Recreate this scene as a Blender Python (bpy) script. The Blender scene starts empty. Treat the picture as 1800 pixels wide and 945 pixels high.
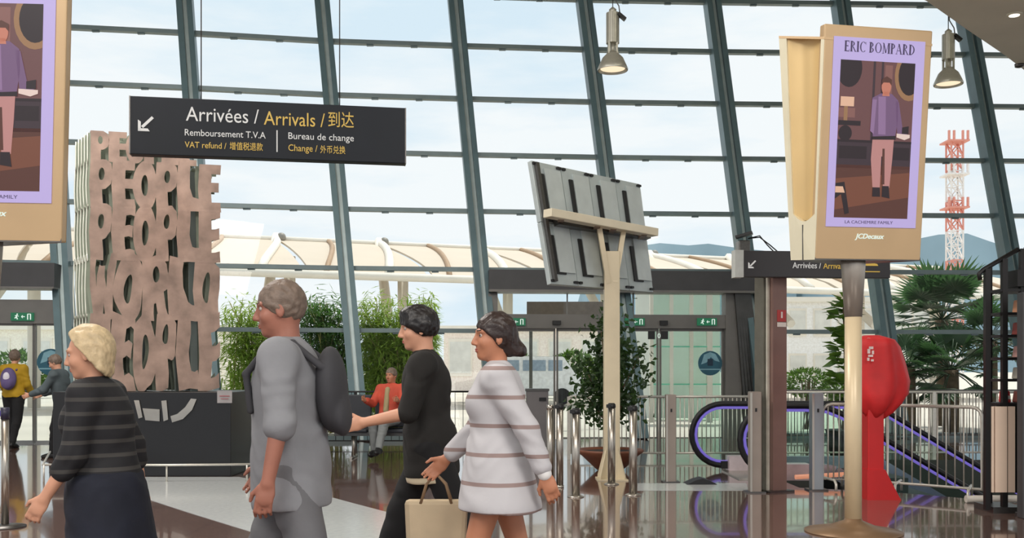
import bpy, bmesh, math, random
import numpy as np
from mathutils import Vector, Matrix
random.seed(7)
RNG = np.random.default_rng(7)
C = bpy.context.scene.collection
SC = bpy.context.scene
PI = math.pi

# ------------------------------------------------------------------ camera, sky, sun, exposure
F = 1750.0          # focal length in photo pixels (frame 1800 x 945)
CX, HY, H = 900.0, 650.0, 1.37   # image centre, horizon row, eye height
cd = bpy.data.cameras.new('camera'); cam = bpy.data.objects.new('camera', cd); C.objects.link(cam)
cd.sensor_fit = 'HORIZONTAL'; cd.sensor_width = 36.0; cd.lens = 36.0*F/1800.0
cd.shift_y = (HY-472.5)/1800.0
cd.clip_end = 3000; cam.location = (0, 0, H); cam.rotation_euler = (PI/2, 0, 0)
SC.camera = cam
SC.view_settings.view_transform = 'Standard'; SC.view_settings.look = 'None'
SC.view_settings.gamma = 1.0; SC.view_settings.use_curve_mapping = False
SC.view_settings.exposure = 0.0
SKY_STRENGTH = 1.08
w = bpy.data.worlds.new('sky'); SC.world = w; w.use_nodes = True
nt = w.node_tree; nt.nodes.clear()
tc = nt.nodes.new('ShaderNodeTexCoord'); mp = nt.nodes.new('ShaderNodeMapping'); mp.inputs['Scale'].default_value = (1.6, 1.6, 7.0)
nz = nt.nodes.new('ShaderNodeTexNoise'); nz.inputs['Scale'].default_value = 1.5; nz.inputs['Detail'].default_value = 6; nz.inputs['Roughness'].default_value = 0.55
rp = nt.nodes.new('ShaderNodeValToRGB')
rp.color_ramp.elements[0].position = 0.36; rp.color_ramp.elements[0].color = (0.72, 0.84, 0.94, 1)
rp.color_ramp.elements[1].position = 0.54; rp.color_ramp.elements[1].color = (0.95, 0.96, 0.98, 1)
bg = nt.nodes.new('ShaderNodeBackground'); bg.inputs['Strength'].default_value = SKY_STRENGTH
wo = nt.nodes.new('ShaderNodeOutputWorld')
nt.links.new(tc.outputs['Generated'], mp.inputs['Vector']); nt.links.new(mp.outputs[0], nz.inputs['Vector'])
nt.links.new(nz.outputs['Fac'], rp.inputs['Fac']); nt.links.new(rp.outputs['Color'], bg.inputs['Color']); nt.links.new(bg.outputs[0], wo.inputs['Surface'])
sd = bpy.data.lights.new('sun', 'SUN'); sd.energy = 3.0; sd.angle = 0.02; sd.color = (1.0, 0.93, 0.82)
so = bpy.data.objects.new('sun', sd); C.objects.link(so)
so.rotation_euler = Vector((-0.22, -0.28, -1.0)).to_track_quat('-Z', 'Y').to_euler()
def area(name, loc, size, energy, color=(1.0, 0.95, 0.89), aim=(0, 0, -1)):
    d = bpy.data.lights.new(name, 'AREA'); d.shape = 'RECTANGLE'; d.size, d.size_y = size; d.energy = energy; d.color = color
    o = bpy.data.objects.new(name, d); C.objects.link(o); o.location = loc
    o.rotation_euler = Vector(aim).to_track_quat('-Z', 'Y').to_euler(); return o
area('fill_light', (-5, -3, 8.5), (5, 5), 780, aim=(.1, .75, -.7))  # added fill pair behind the camera to brighten camera-facing surfaces
area('fill_light', (5, -3, 8.5), (5, 5), 780, aim=(-.1, .75, -.7))
area('fill_light', (-6, 9, 9.0), (4, 5), 900)  # added overhead fill pair, out of view, to lift the interior
area('fill_light', (6, 9, 9.0), (4, 5), 900)
def spot(name, loc, to, energy, angle, color):
    d = bpy.data.lights.new(name, 'SPOT'); d.energy = energy; d.spot_size = math.radians(angle); d.spot_blend = 0.7; d.color = color; d.shadow_soft_size = .06
    o = bpy.data.objects.new(name, d); C.objects.link(o); o.location = loc
    o.rotation_euler = (Vector(to)-Vector(loc)).to_track_quat('-Z', 'Y').to_euler(); return o

# ------------------------------------------------------------------ helpers
def W(x, y, Y):                       # where the ray of a photo pixel meets depth Y
    return Vector(((x-CX)/F*Y, Y, H-(y-HY)/F*Y))
def WX(x, Y): return (x-CX)/F*Y
def WZ(y, Y): return H-(y-HY)/F*Y
def YG(y): return H*F/(y-HY)          # depth of a floor point seen at row y
def G(x, y):
    Y = YG(y); return Vector((WX(x, Y), Y, 0))
def lin(c):
    return tuple(((v/255)/12.92 if v/255 <= 0.04045 else ((v/255+0.055)/1.055)**2.4) for v in c)
MATS = {}
def mat(name, rgb, rough=0.5, metal=0.0, var=0.12, scale=8.0, bump=0.0, spec=0.5, stretch=None, coat=0.0, trans=0.0):
    if name in MATS: return MATS[name]
    m = bpy.data.materials.new(name); m.use_nodes = True; n = m.node_tree; b = n.nodes['Principled BSDF']
    c = lin(rgb)
    b.inputs['Roughness'].default_value = rough; b.inputs['Metallic'].default_value = metal
    b.inputs['Specular IOR Level'].default_value = spec; b.inputs['Coat Weight'].default_value = coat
    t = n.nodes.new('ShaderNodeTexCoord'); q = n.nodes.new('ShaderNodeTexNoise'); q.inputs['Scale'].default_value = scale; q.inputs['Detail'].default_value = 4
    mpn = n.nodes.new('ShaderNodeMapping')
    if stretch: mpn.inputs['Scale'].default_value = stretch
    n.links.new(t.outputs['Object'], mpn.inputs['Vector']); n.links.new(mpn.outputs[0], q.inputs['Vector'])
    r = n.nodes.new('ShaderNodeValToRGB')
    r.color_ramp.elements[0].position = 0.3; r.color_ramp.elements[0].color = tuple(v*(1-var) for v in c)+(1,)
    r.color_ramp.elements[1].position = 0.7; r.color_ramp.elements[1].color = tuple(min(1, v*(1+var)) for v in c)+(1,)
    n.links.new(q.outputs['Fac'], r.inputs['Fac']); n.links.new(r.outputs['Color'], b.inputs['Base Color'])
    if bump:
        bm_ = n.nodes.new('ShaderNodeBump'); bm_.inputs['Strength'].default_value = bump; bm_.inputs['Distance'].default_value = 0.02
        n.links.new(q.outputs['Fac'], bm_.inputs['Height']); n.links.new(bm_.outputs[0], b.inputs['Normal'])
    MATS[name] = m; return m
def emit(name, rgb, s=1.0):
    if name in MATS: return MATS[name]
    m = bpy.data.materials.new(name); m.use_nodes = True; n = m.node_tree; b = n.nodes['Principled BSDF']
    c = lin(rgb); b.inputs['Base Color'].default_value = tuple(v*.3 for v in c)+(1,); b.inputs['Roughness'].default_value = .4
    b.inputs['Emission Color'].default_value = c+(1,); b.inputs['Emission Strength'].default_value = s
    MATS[name] = m; return m
def glassy(name, rgb=(235, 245, 243), refl=1.0):
    if name in MATS: return MATS[name]
    m = bpy.data.materials.new(name); m.use_nodes = True; n = m.node_tree; n.nodes.clear()
    tr = n.nodes.new('ShaderNodeBsdfTransparent'); tr.inputs['Color'].default_value = lin(rgb)+(1,)
    gl = n.nodes.new('ShaderNodeBsdfGlossy'); gl.inputs['Roughness'].default_value = 0.02
    fr = n.nodes.new('ShaderNodeFresnel'); fr.inputs['IOR'].default_value = 1.35
    mu = n.nodes.new('ShaderNodeMath'); mu.operation = 'MULTIPLY'; mu.inputs[1].default_value = refl
    mx = n.nodes.new('ShaderNodeMixShader'); o = n.nodes.new('ShaderNodeOutputMaterial')
    n.links.new(fr.outputs[0], mu.inputs[0]); n.links.new(mu.outputs[0], mx.inputs[0]); n.links.new(tr.outputs[0], mx.inputs[1]); n.links.new(gl.outputs[0], mx.inputs[2]); n.links.new(mx.outputs[0], o.inputs['Surface'])
    MATS[name] = m; return m

class MB:
    """collects shapes; build() links them as ONE mesh object"""
    def __init__(s): s.v = []; s.f = []; s.m = []; s.cur = 0; s.sm = []
    def add(s, vs, fs, smooth=False):
        b = len(s.v); s.v += [tuple(v) for v in vs]
        for f in fs: s.f.append(tuple(b+i for i in f)); s.m.append(s.cur); s.sm.append(smooth)
        return s
    def box(s, c, d, R=None):
        c = Vector(c); vs = []
        for z in (-.5, .5):
            for x, y in ((-.5, -.5), (.5, -.5), (.5, .5), (-.5, .5)):
                p = Vector((x*d[0], y*d[1], z*d[2]))
                vs.append(c+(R @ p if R else p))
        return s.add(vs, [(3, 2, 1, 0), (4, 5, 6, 7), (0, 1, 5, 4), (1, 2, 6, 5), (2, 3, 7, 6), (3, 0, 4, 7)])
    def bar(s, a, b, w_, d_, up=(0, 0, 1)):     # box from a to b, w_ across, d_ along "up"
        a, b = Vector(a), Vector(b); t = (b-a).normalized(); up = Vector(up)
        r = t.cross(up)
        if r.length < 1e-4: r = t.cross(Vector((0, 1, 0)))
        r.normalize(); u = r.cross(t)
        vs = []
        for p in (a, b):
            for i, j in ((-.5, -.5), (.5, -.5), (.5, .5), (-.5, .5)): vs.append(p+r*w_*i+u*d_*j)
        return s.add(vs, [(0, 1, 2, 3), (7, 6, 5, 4), (0, 4, 5, 1), (1, 5, 6, 2), (2, 6, 7, 3), (3, 7, 4, 0)])
    def tube(s, pts, r, n=8, closed=False, cap=True):
        pts = [Vector(p) for p in pts]; N = len(pts); vs = []; prev = None
        rr = r if isinstance(r, (list, tuple)) else [r]*N
        for i, p in enumerate(pts):
            if closed: t = (pts[(i+1) % N]-pts[i-1])
            else: t = (pts[min(i+1, N-1)]-pts[max(i-1, 0)])
            t.normalize()
            if prev is None:
                a = Vector((0, 0, 1)) if abs(t.z) < .9 else Vector((1, 0, 0))
                u = t.cross(a).normalized()
            else:
                u = (prev-t*prev.dot(t)).normalized()
            prev = u; v = t.cross(u)
            for k in range(n):
                a = 2*PI*k/n; vs.append(p+(u*math.cos(a)+v*math.sin(a))*rr[i])
        fs = []
        for i in range(N if closed else N-1):
            for k in range(n):
                j = (i+1) % N; k2 = (k+1) % n; fs.append((i*n+k, i*n+k2, j*n+k2, j*n+k))
        s.add(vs, fs, True)
        if cap and not closed:
            b = len(s.v)-N*n
            s.f.append(tuple(b+k for k in reversed(range(n)))); s.m.append(s.cur); s.sm.append(False)
            s.f.append(tuple(b+(N-1)*n+k for k in range(n))); s.m.append(s.cur); s.sm.append(False)
        return s
    def lathe(s, c, prof, n=24, cap=True):      # prof: [(r, z)]
        c = Vector(c); vs = []
        for r, z in prof:
            for k in range(n):
                a = 2*PI*k/n; vs.append(c+Vector((r*math.cos(a), r*math.sin(a), z)))
        fs = [(i*n+k, i*n+(k+1) % n, (i+1)*n+(k+1) % n, (i+1)*n+k) for i in range(len(prof)-1) for k in range(n)]
        s.add(vs, fs, True)
        if cap:
            b = len(s.v)-len(prof)*n
            s.f.append(tuple(b+k for k in reversed(range(n)))); s.m.append(s.cur); s.sm.append(False)
            s.f.append(tuple(b+(len(prof)-1)*n+k for k in range(n))); s.m.append(s.cur); s.sm.append(False)
        return s
    def prism(s, poly, d):                      # poly: list of 3D points, extruded by vector d
        poly = [Vector(p) for p in poly]; d = Vector(d); n = len(poly)
        vs = poly+[p+d for p in poly]
        fs = [tuple(range(n)), tuple(reversed(range(n, 2*n)))]+[(i, i+n, (i+1) % n+n, (i+1) % n) for i in range(n)]
        return s.add(vs, fs)
    def loft(s, A, B):                          # solid between two loops with the same number of points
        n = len(A); return s.add(list(A)+list(B), [tuple(reversed(range(n))), tuple(range(n, 2*n))]+[(i, (i+1) % n, (i+1) % n+n, i+n) for i in range(n)])
    def quad(s, a, b, c, d): return s.add([a, b, c, d], [(0, 1, 2, 3)])
    def ball(s, c, r, n=14, m=9):
        c = Vector(c); r = r if isinstance(r, (tuple, list)) else (r, r, r); vs = []
        for i in range(m+1):
            t = PI*i/m
            for k in range(n):
                a = 2*PI*k/n; vs.append(c+Vector((r[0]*math.sin(t)*math.cos(a), r[1]*math.sin(t)*math.sin(a), r[2]*math.cos(t))))
        return s.add(vs, [(i*n+k, (i+1)*n+k, (i+1)*n+(k+1) % n, i*n+(k+1) % n) for i in range(m) for k in range(n)], True)
    def build(s, name, m, parent=None, origin=None, bevel=0):
        me = bpy.data.meshes.new(name)
        o_ = Vector(origin) if origin is not None else Vector((0, 0, 0))
        me.from_pydata([tuple(Vector(v)-o_) for v in s.v], [], s.f)
        for mm in (m if isinstance(m, (list, tuple)) else [m]): me.materials.append(mm)
        for p, k, q in zip(me.polygons, s.m, s.sm): p.material_index = k; p.use_smooth = q
        bm = bmesh.new(); bm.from_mesh(me); bmesh.ops.recalc_face_normals(bm, faces=bm.faces); bm.to_mesh(me); bm.free()
        o = bpy.data.objects.new(name, me); C.objects.link(o); o.location = o_
        if bevel:
            md = o.modifiers.new('bevel', 'BEVEL'); md.width = bevel; md.segments = 2; md.limit_method = 'ANGLE'
        if parent is not None:
            o.parent = parent; o.matrix_parent_inverse = Matrix.Translation(-parent.location) if parent.rotation_euler.z == 0 else parent_mat(parent).inverted()
        return o
def parent_mat(p): return Matrix.Translation(p.location) @ p.rotation_euler.to_matrix().to_4x4()
def tag(o, label=None, cat=None, group=None, kind=None):
    if label: o['label'] = label
    if cat: o['category'] = cat
    if group: o['group'] = group
    if kind: o['kind'] = kind
    return o
def empty(name, loc, label=None, cat=None, group=None, kind=None):
    o = bpy.data.objects.new(name, None); C.objects.link(o); o.location = Vector(loc); o.empty_display_size = .1
    return tag(o, label, cat, group, kind)
def struct(o, label=None, cat=None): return tag(o, label, cat, None, 'structure')
def copy_tree(o, d, parent=None):
    """copy a thing and its parts, moved by d"""
    c = o.copy(); C.objects.link(c)
    if parent is None: c.location = o.location+Vector(d)
    else:
        c.parent = parent; c.matrix_parent_inverse = o.matrix_parent_inverse.copy()
    for ch in o.children: copy_tree(ch, d, c)
    return c
def text_geo(body, offset=0.0, space=1.0, shear=0.0):
    cu = bpy.data.curves.new('t', 'FONT'); cu.body = body; cu.size = 1; cu.offset = offset; cu.space_character = space; cu.shear = shear; cu.resolution_u = 3
    ob = bpy.data.objects.new('t', cu); C.objects.link(ob)
    dg = bpy.context.evaluated_depsgraph_get(); me = ob.evaluated_get(dg).to_mesh()
    vs = np.array([v.co[:2] for v in me.vertices]); fs = [tuple(p.vertices) for p in me.polygons]
    ob.evaluated_get(dg).to_mesh_clear(); C.objects.unlink(ob); bpy.data.objects.remove(ob); bpy.data.curves.remove(cu)
    return vs, fs
def put_text(mb, body, org, right, up, height=None, width=None, ref='Ag', offset=0.0, thick=0.004, align='l', space=1.0, shear=0.0):
    """lettering as a thin solid; org = left end of the baseline, height = cap height (metres) or width = full width"""
    vs, fs = text_geo(body, offset, space, shear)
    if not len(vs): return
    x0, x1 = vs[:, 0].min(), vs[:, 0].max()
    sy = height/0.727 if height else None
    sx = width/(x1-x0) if width else sy
    if sy is None: sy = sx
    right, up, org = Vector(right).normalized(), Vector(up).normalized(), Vector(org); n = right.cross(up).normalized()
    off = -x0*sx
    if align == 'c': off -= (x1-x0)*sx/2
    P = [org+right*(v[0]*sx+off)+up*(v[1]*sy) for v in vs]
    N = len(P); cnt = {}
    for f in fs:
        for i in range(len(f)):
            e = (f[i], f[(i+1) % len(f)]); cnt[e] = cnt.get(e, 0)+1
    F2 = [tuple(reversed([i+N for i in f])) for f in fs]+list(fs)
    for (a, b) in cnt:
        if (b, a) not in cnt: F2.append((b, a, a+N, b+N))
    mb.add([p+n*thick for p in P]+P, F2)
class Plane:
    """vertical plane through two floor points; at(px, py) = point of it seen at that photo pixel"""
    def __init__(s, A, B, n_off=0):
        s.A = Vector((A[0], A[1], 0)); s.r = Vector((B[0]-A[0], B[1]-A[1], 0)).normalized(); s.n = s.r.cross(Vector((0, 0, 1))); s.A = s.A+s.n*n_off
    def at(s, px, py):
        d = Vector(((px-CX)/F, 1, -(py-HY)/F)); o = Vector((0, 0, H))
        t = (s.A-o).dot(s.n)/d.dot(s.n); return o+d*t
    def ground(s, px):
        p = s.at(px, HY); return Vector((p.x, p.y, 0))

# ------------------------------------------------------------------ signed-distance modelling (bodies, cloth)
class SDF:
    def __init__(s): s.p = []; s.cuts = []
    def cap(s, a, b, ra, rb=None, k=.02, op=1): s.p.append(('c', np.array(a, float), np.array(b, float), ra, ra if rb is None else rb, k, op)); return s
    def ell(s, c, r, R=None, k=.02, op=1): s.p.append(('e', np.array(c, float), np.array(r, float), np.array(R) if R is not None else np.eye(3), 0, k, op)); return s
    def cut(s, n, d): s.cuts.append((np.array(n, float), d)); return s
    def inflated(s, q, sel=None):
        o = SDF()
        for i, p in enumerate(s.p):
            if p[6] < 0: continue
            if p[0] == 'c': o.p.append(('c', p[1], p[2], p[3]+q, p[4]+q, p[5], p[6]))
            else: o.p.append(('e', p[1], p[2]+q, p[3], 0, p[5], p[6]))
        return o
    def join(s, *os_):
        for o in os_: s.p += o.p
        return s
    def mesh(s, vox):
        lo = np.full(3, 1e9); hi = -lo
        bb = []
        for p in s.p:
            if p[0] == 'c':
                m = max(p[3], p[4]); a = np.minimum(p[1], p[2])-m; b = np.maximum(p[1], p[2])+m
            else:
                m = np.sqrt((p[3]**2) @ (p[2]**2)); a = p[1]-m; b = p[1]+m
            bb.append((a, b))
            if p[6] > 0: lo = np.minimum(lo, a); hi = np.maximum(hi, b)
        lo = lo-3*vox; hi = hi+3*vox
        n = np.ceil((hi-lo)/vox).astype(int)+1
        ax = [lo[i]+vox*np.arange(n[i]) for i in range(3)]
        V = np.full(n, .3, np.float32)
        for p, (a, b) in zip(s.p, bb):
            pad = p[5]+4*vox
            i0 = np.maximum(np.floor((a-pad-lo)/vox).astype(int), 0); i1 = np.minimum(np.ceil((b+pad-lo)/vox).astype(int)+1, n)
            if np.any(i1 <= i0): continue
            X, Y, Z = np.meshgrid(ax[0][i0[0]:i1[0]], ax[1][i0[1]:i1[1]], ax[2][i0[2]:i1[2]], indexing='ij', sparse=True)
            if p[0] == 'c':
                A, B = p[1], p[2]; ba = B-A; L = max(ba @ ba, 1e-9)
                t = np.clip(((X-A[0])*ba[0]+(Y-A[1])*ba[1]+(Z-A[2])*ba[2])/L, 0, 1)
                d = np.sqrt((X-A[0]-t*ba[0])**2+(Y-A[1]-t*ba[1])**2+(Z-A[2]-t*ba[2])**2)-(p[3]+(p[4]-p[3])*t)
            else:
                R = p[3]; x, y, z = X-p[1][0], Y-p[1][1], Z-p[1][2]
                q = [(R[0, i]*x+R[1, i]*y+R[2, i]*z)/p[2][i] for i in range(3)]
                k0 = np.sqrt(q[0]**2+q[1]**2+q[2]**2); k1 = np.sqrt((q[0]/p[2][0])**2+(q[1]/p[2][1])**2+(q[2]/p[2][2])**2)+1e-9
                d = k0*(k0-1)/k1
            S = V[i0[0]:i1[0], i0[1]:i1[1], i0[2]:i1[2]]; k = p[5]
            if p[6] > 0:
                h = np.maximum(k-np.abs(S-d), 0)/k; S[...] = np.minimum(S, d)-h*h*k*.25
            else:
                h = np.maximum(k-np.abs(S+d), 0)/k; S[...] = np.maximum(S, -d)+h*h*k*.25
        for nn, dd in s.cuts:
            V = np.maximum(V, (nn[0]*ax[0][:, None, None]+nn[1]*ax[1][None, :, None]+nn[2]*ax[2][None, None, :]-dd).astype(np.float32))
        return nets(V, lo, vox)
def nets(V, lo, vox):
    s = V < 0
    cs = [s[i:s.shape[0]-1+i, j:s.shape[1]-1+j, k:s.shape[2]-1+k] for i in (0, 1) for j in (0, 1) for k in (0, 1)]
    cnt = sum(c.astype(np.int8) for c in cs); act = (cnt > 0) & (cnt < 8)
    I = np.argwhere(act); idx = np.full(act.shape, -1, np.int64); idx[act] = np.arange(len(I))
    corners = np.array([(i, j, k) for i in (0, 1) for j in (0, 1) for k in (0, 1)])
    vals = np.stack([V[I[:, 0]+c[0], I[:, 1]+c[1], I[:, 2]+c[2]] for c in corners], 1)
    pos = np.zeros((len(I), 3)); num = np.zeros(len(I))
    for a in range(8):
        for b in range(a+1, 8):
            if np.abs(corners[a]-corners[b]).sum() != 1: continue
            va, vb = vals[:, a], vals[:, b]; m = (va < 0) != (vb < 0)
            t = np.where(m, va/np.where(m, va-vb, 1), 0)
            pos += np.where(m[:, None], corners[a]+t[:, None]*(corners[b]-corners[a]), 0); num += m
    verts = lo+(I+pos/num[:, None])*vox
    faces = []
    for axn in range(3):
        sl0 = [slice(None)]*3; sl1 = [slice(None)]*3; sl0[axn] = slice(0, -1); sl1[axn] = slice(1, None)
        A, B = s[tuple(sl0)], s[tuple(sl1)]
        E = np.argwhere(A != B); fl = A[E[:, 0], E[:, 1], E[:, 2]]
        u, v = [(1, 2), (2, 0), (0, 1)][axn]
        ok = (E[:, u] > 0) & (E[:, v] > 0) & (E[:, u] < V.shape[u]-1) & (E[:, v] < V.shape[v]-1); E = E[ok]; fl = fl[ok]
        def cell(du, dv):
            e = E.copy(); e[:, u] -= du; e[:, v] -= dv; return idx[e[:, 0], e[:, 1], e[:, 2]]
        q = np.stack([cell(1, 1), cell(0, 1), cell(0, 0), cell(1, 0)], 1)
        q = np.where(fl[:, None], q, q[:, ::-1]); faces.append(q)
    return verts, np.concatenate(faces)
def np_obj(name, verts, faces, m, parent=None, loc=(0, 0, 0), rz=0):
    me = bpy.data.meshes.new(name)
    me.from_pydata(verts.tolist(), [], faces.tolist())
    me.polygons.foreach_set('use_smooth', [True]*len(me.polygons))
    for mm in (m if isinstance(m, (list, tuple)) else [m]): me.materials.append(mm)
    o = bpy.data.objects.new(name, me); C.objects.link(o)
    if parent is not None: o.parent = parent
    else: o.location = Vector(loc); o.rotation_euler = (0, 0, rz)
    return o

# ------------------------------------------------------------------ shared materials
STEEL = mat('brushed_steel', (176, 170, 160), .28, .9, .08, 30, stretch=(1, 1, .05))
STEEL_D = mat('dark_steel', (96, 94, 92), .35, .85, .1, 30)
RAILM = mat('railing_steel', (204, 200, 190), .35, .45, .06, 30)
MULL = mat('facade_dark_paint', (90, 114, 120), .4, .2, .1, 3)
MULL2 = mat('facade_gap_strip', (186, 202, 202), .35, .3, .1, 3)
TRANS = mat('transom_paint', (108, 124, 126), .4, .2, .1, 3)
HEAD = mat('portal_header_grey', (66, 66, 68), .5, .1, .1, 3)
PORT = mat('portal_frame_grey', (112, 110, 106), .45, .3, .08, 3)
BLACK = mat('black_plastic', (18, 18, 20), .45, 0, .2, 10)
RUBBER = mat('black_rubber', (14, 14, 18), .5, 0, .2, 10)
CREAM = mat('cream_paint', (214, 200, 170), .42, .05, .05, 4)
GLASS = glassy('clear_glass', (243, 248, 248), .8)
RGLASS = glassy('balustrade_glass', (222, 240, 232), .9)
WHITE = mat('white_paint', (232, 230, 226), .5, 0, .03, 5)
OWHITE = mat('exterior_white_paint', (238, 232, 220), .6, 0, .04, 2)
SIGN = mat('sign_dark_navy', (9, 17, 27), .45, 0, .12, 3, spec=.25)
LETW = emit('sign_letters_white', (226, 224, 220), .55)
LETY = emit('sign_letters_yellow', (214, 176, 74), .6)
GOLD = mat('gold_beige_paint', (202, 172, 132), .42, .25, .04, 3)
GOLDL = mat('pale_champagne_paint', (232, 224, 196), .38, .25, .04, 3)
GREEN_SIGN = emit('exit_sign_green', (20, 112, 74), .6)
SIGNWHITE = emit('exit_sign_white', (225, 240, 230), .8)
PURPLE = emit('purple_light_strip', (112, 98, 188), .85)
# ------------------------------------------------------------------ the facade: eight leaning mullions on a gently curved line
LEAN = .17
MX0 = [-160, 86, 326, 566, 799, 1024, 1248, 1472, 1687, 1905]        # column of each mullion at the top of the frame
MX6 = [-118, 122, 371, 624, 861, 1107, 1332, 1561, 1804, 2050]       # and at eye level
MY = [18.3, 18.7, 19.1, 19.6, 19.9, 20.15, 20.3, 20.4, 20.5, 20.6]
def mull_pt(i, z):
    Y0 = MY[i]; p = Vector((WX(MX6[i], Y0), Y0, H))
    zt = 650*Y0/(F-LEAN*650); Yt = Y0+LEAN*zt
    q = Vector((WX(MX0[i], Yt), Yt, H+zt))
    return p+(q-p)*((z-H)/zt)
def fac(u, z):
    i = max(0, min(8, int(math.floor(u)))); a = mull_pt(i, z); return a+(mull_pt(i+1, z)-a)*(u-i)
ZTR = []
for yy in (583, 478, 378, 281, 185, 94, 7, -80):
    Yb = 20.35; zz = (650-yy)*Yb/(F-LEAN*(650-yy)); ZTR.append(H+zz)
ZTOP = 9.6
for i in range(10):
    a, b = mull_pt(i, 0), mull_pt(i, ZTOP); m = MB()
    r = (mull_pt(min(i+1, 9), H)-mull_pt(max(i-1, 0), H)).normalized(); n = Vector((r.y, -r.x, 0))
    m.cur = 0; m.bar(a-r*.095+n*.12, b-r*.095+n*.12, .115, .34, n)
    m.bar(a+r*.105+n*.12, b+r*.105+n*.12, .105, .34, n)
    m.cur = 1; m.bar(a+n*.08, b+n*.08, .1, .22, n)
    o = m.build('trim_%d' % (i+1), [MULL, MULL2], origin=a); struct(o, 'leaning dark twin mullion of the glass facade', 'mullion')
GF = 0
for i in range(9):
    root = empty('window_%d' % (i+1), fac(i+.5, 0), None, None, None, 'structure')
    if i in (4, 5): zb = 3.45
    elif i == 0: zb = 3.42
    else: zb = 0.0
    g = MB(); g.quad(fac(i, zb), fac(i+1, zb), fac(i+1, ZTOP), fac(i, ZTOP)); g.build('pane', GLASS, root)
    r = (mull_pt(i+1, H)-mull_pt(i, H)).normalized(); n = Vector((r.y, -r.x, 0))
    for z in ZTR:
        if z < zb-.05: continue
        t = MB(); A, B = fac(i, z), fac(i+1, z)
        t.bar(A+r*.15+n*.05, B-r*.15+n*.05, .14, .085)
        for q in (.33, .66): t.box(A+(B-A)*q+n*.05-Vector((0, 0, .055)), (.14, .05, .03))
        t.build('transom', TRANS, root)
    if zb == 0:
        t = MB(); t.bar(fac(i, .05)+n*.05, fac(i+1, .05)+n*.05, .14, .1); t.build('bottom_rail', TRANS, root)

# ------------------------------------------------------------------ floor with the escalator well, pale stone inlays
def floor_mat():
    m = bpy.data.materials.new('polished_brown_granite'); m.use_nodes = True; n = m.node_tree; b = n.nodes['Principled BSDF']
    t = n.nodes.new('ShaderNodeTexCoord'); q = n.nodes.new('ShaderNodeTexNoise'); q.inputs['Scale'].default_value = 40; q.inputs['Detail'].default_value = 6
    q2 = n.nodes.new('ShaderNodeTexNoise'); q2.inputs['Scale'].default_value = .35
    r = n.nodes.new('ShaderNodeValToRGB'); r.color_ramp.elements[0].position = .35; r.color_ramp.elements[1].position = .7
    r.color_ramp.elements[0].color = lin((92, 70, 62))+(1,); r.color_ramp.elements[1].color = lin((132, 104, 94))+(1,)
    br = n.nodes.new('ShaderNodeTexBrick'); br.offset = 0; br.inputs['Scale'].default_value = 1; br.inputs['Brick Width'].default_value = .9; br.inputs['Row Height'].default_value = .9
    br.inputs['Mortar Size'].default_value = .004; br.inputs['Color1'].default_value = (1, 1, 1, 1); br.inputs['Color2'].default_value = (.9, .9, .9, 1); br.inputs['Mortar'].default_value = (.45, .45, .45, 1)
    mx = n.nodes.new('ShaderNodeMix'); mx.data_type = 'RGBA'; mx.blend_type = 'MULTIPLY'; mx.inputs['Factor'].default_value = 1
    n.links.new(t.outputs['Object'], q.inputs['Vector']); n.links.new(t.outputs['Object'], q2.inputs['Vector']); n.links.new(t.outputs['Object'], br.inputs['Vector'])
    n.links.new(q.outputs['Fac'], r.inputs['Fac']); n.links.new(r.outputs['Color'], mx.inputs['A']); n.links.new(br.outputs['Color'], mx.inputs['B'])
    n.links.new(mx.outputs['Result'], b.inputs['Base Color'])
    b.inputs['Roughness'].default_value = .1; b.inputs['IOR'].default_value = 1.85; b.inputs['Coat Weight'].default_value = .5; b.inputs['Coat Roughness'].default_value = .03
    bp = n.nodes.new('ShaderNodeBump'); bp.inputs['Strength'].default_value = .02; bp.inputs['Distance'].default_value = .02
    n.links.new(q2.outputs['Fac'], bp.inputs['Height']); n.links.new(bp.outputs[0], b.inputs['Normal'])
    return m
FLOOR = floor_mat()
PALE = mat('pale_stone_inlay', (196, 200, 200), .14, 0, .06, 20)
WELL = [(3.35, 11.6), (4.25, 11.2), (5.0, 10.5), (9.5, 10.2), (9.5, 15.2), (3.35, 15.2)]
bm = bmesh.new()
outer = [(-30, -12), (30, -12), (30, 20.62)]+[tuple(fac(i, 0)[:2]) for i in range(9, -1, -1)]+[(-30, 17.6)]
def loop(pts, z=0):
    vs = [bm.verts.new((p[0], p[1], z)) for p in pts]
    return [bm.edges.new((vs[i], vs[(i+1) % len(vs)])) for i in range(len(vs))]
es = loop(outer)+loop(WELL)
bmesh.ops.triangle_fill(bm, use_beauty=True, use_dissolve=False, edges=es)
bmesh.ops.recalc_face_normals(bm, faces=bm.faces)
if sum(f.normal.z for f in bm.faces) < 0: bmesh.ops.reverse_faces(bm, faces=bm.faces)
me = bpy.data.meshes.new('floor'); bm.to_mesh(me); bm.free(); me.materials.append(FLOOR)
o = bpy.data.objects.new('floor', me); C.objects.link(o); struct(o)
m = MB()
for i in range(6):
    a, b = WELL[i], WELL[(i+1) % 6]
    m.quad((a[0], a[1], 0), (b[0], b[1], 0), (b[0], b[1], -4), (a[0], a[1], -4))
m.quad(*[(p[0], p[1], -4) for p in ((3.35, 10.2), (9.5, 10.2), (9.5, 15.2), (3.35, 15.2))])
struct(m.build('wall_well', mat('well_lining', (70, 68, 66), .6, .1, .1, 4)))
def inlay(px, name):
    m = MB(); m.prism([G(*p)+Vector((0, 0, .003)) for p in px], (0, 0, -.002)); return struct(m.build(name, PALE), 'pale stone band set in the brown floor', 'floor inlay')
inlay([(238, 838), (420, 838), (520, 857), (620, 884), (700, 905), (800, 935), (880, 965), (720, 975), (560, 950), (450, 937), (330, 900), (232, 868)], 'floor_inlay')
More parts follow.
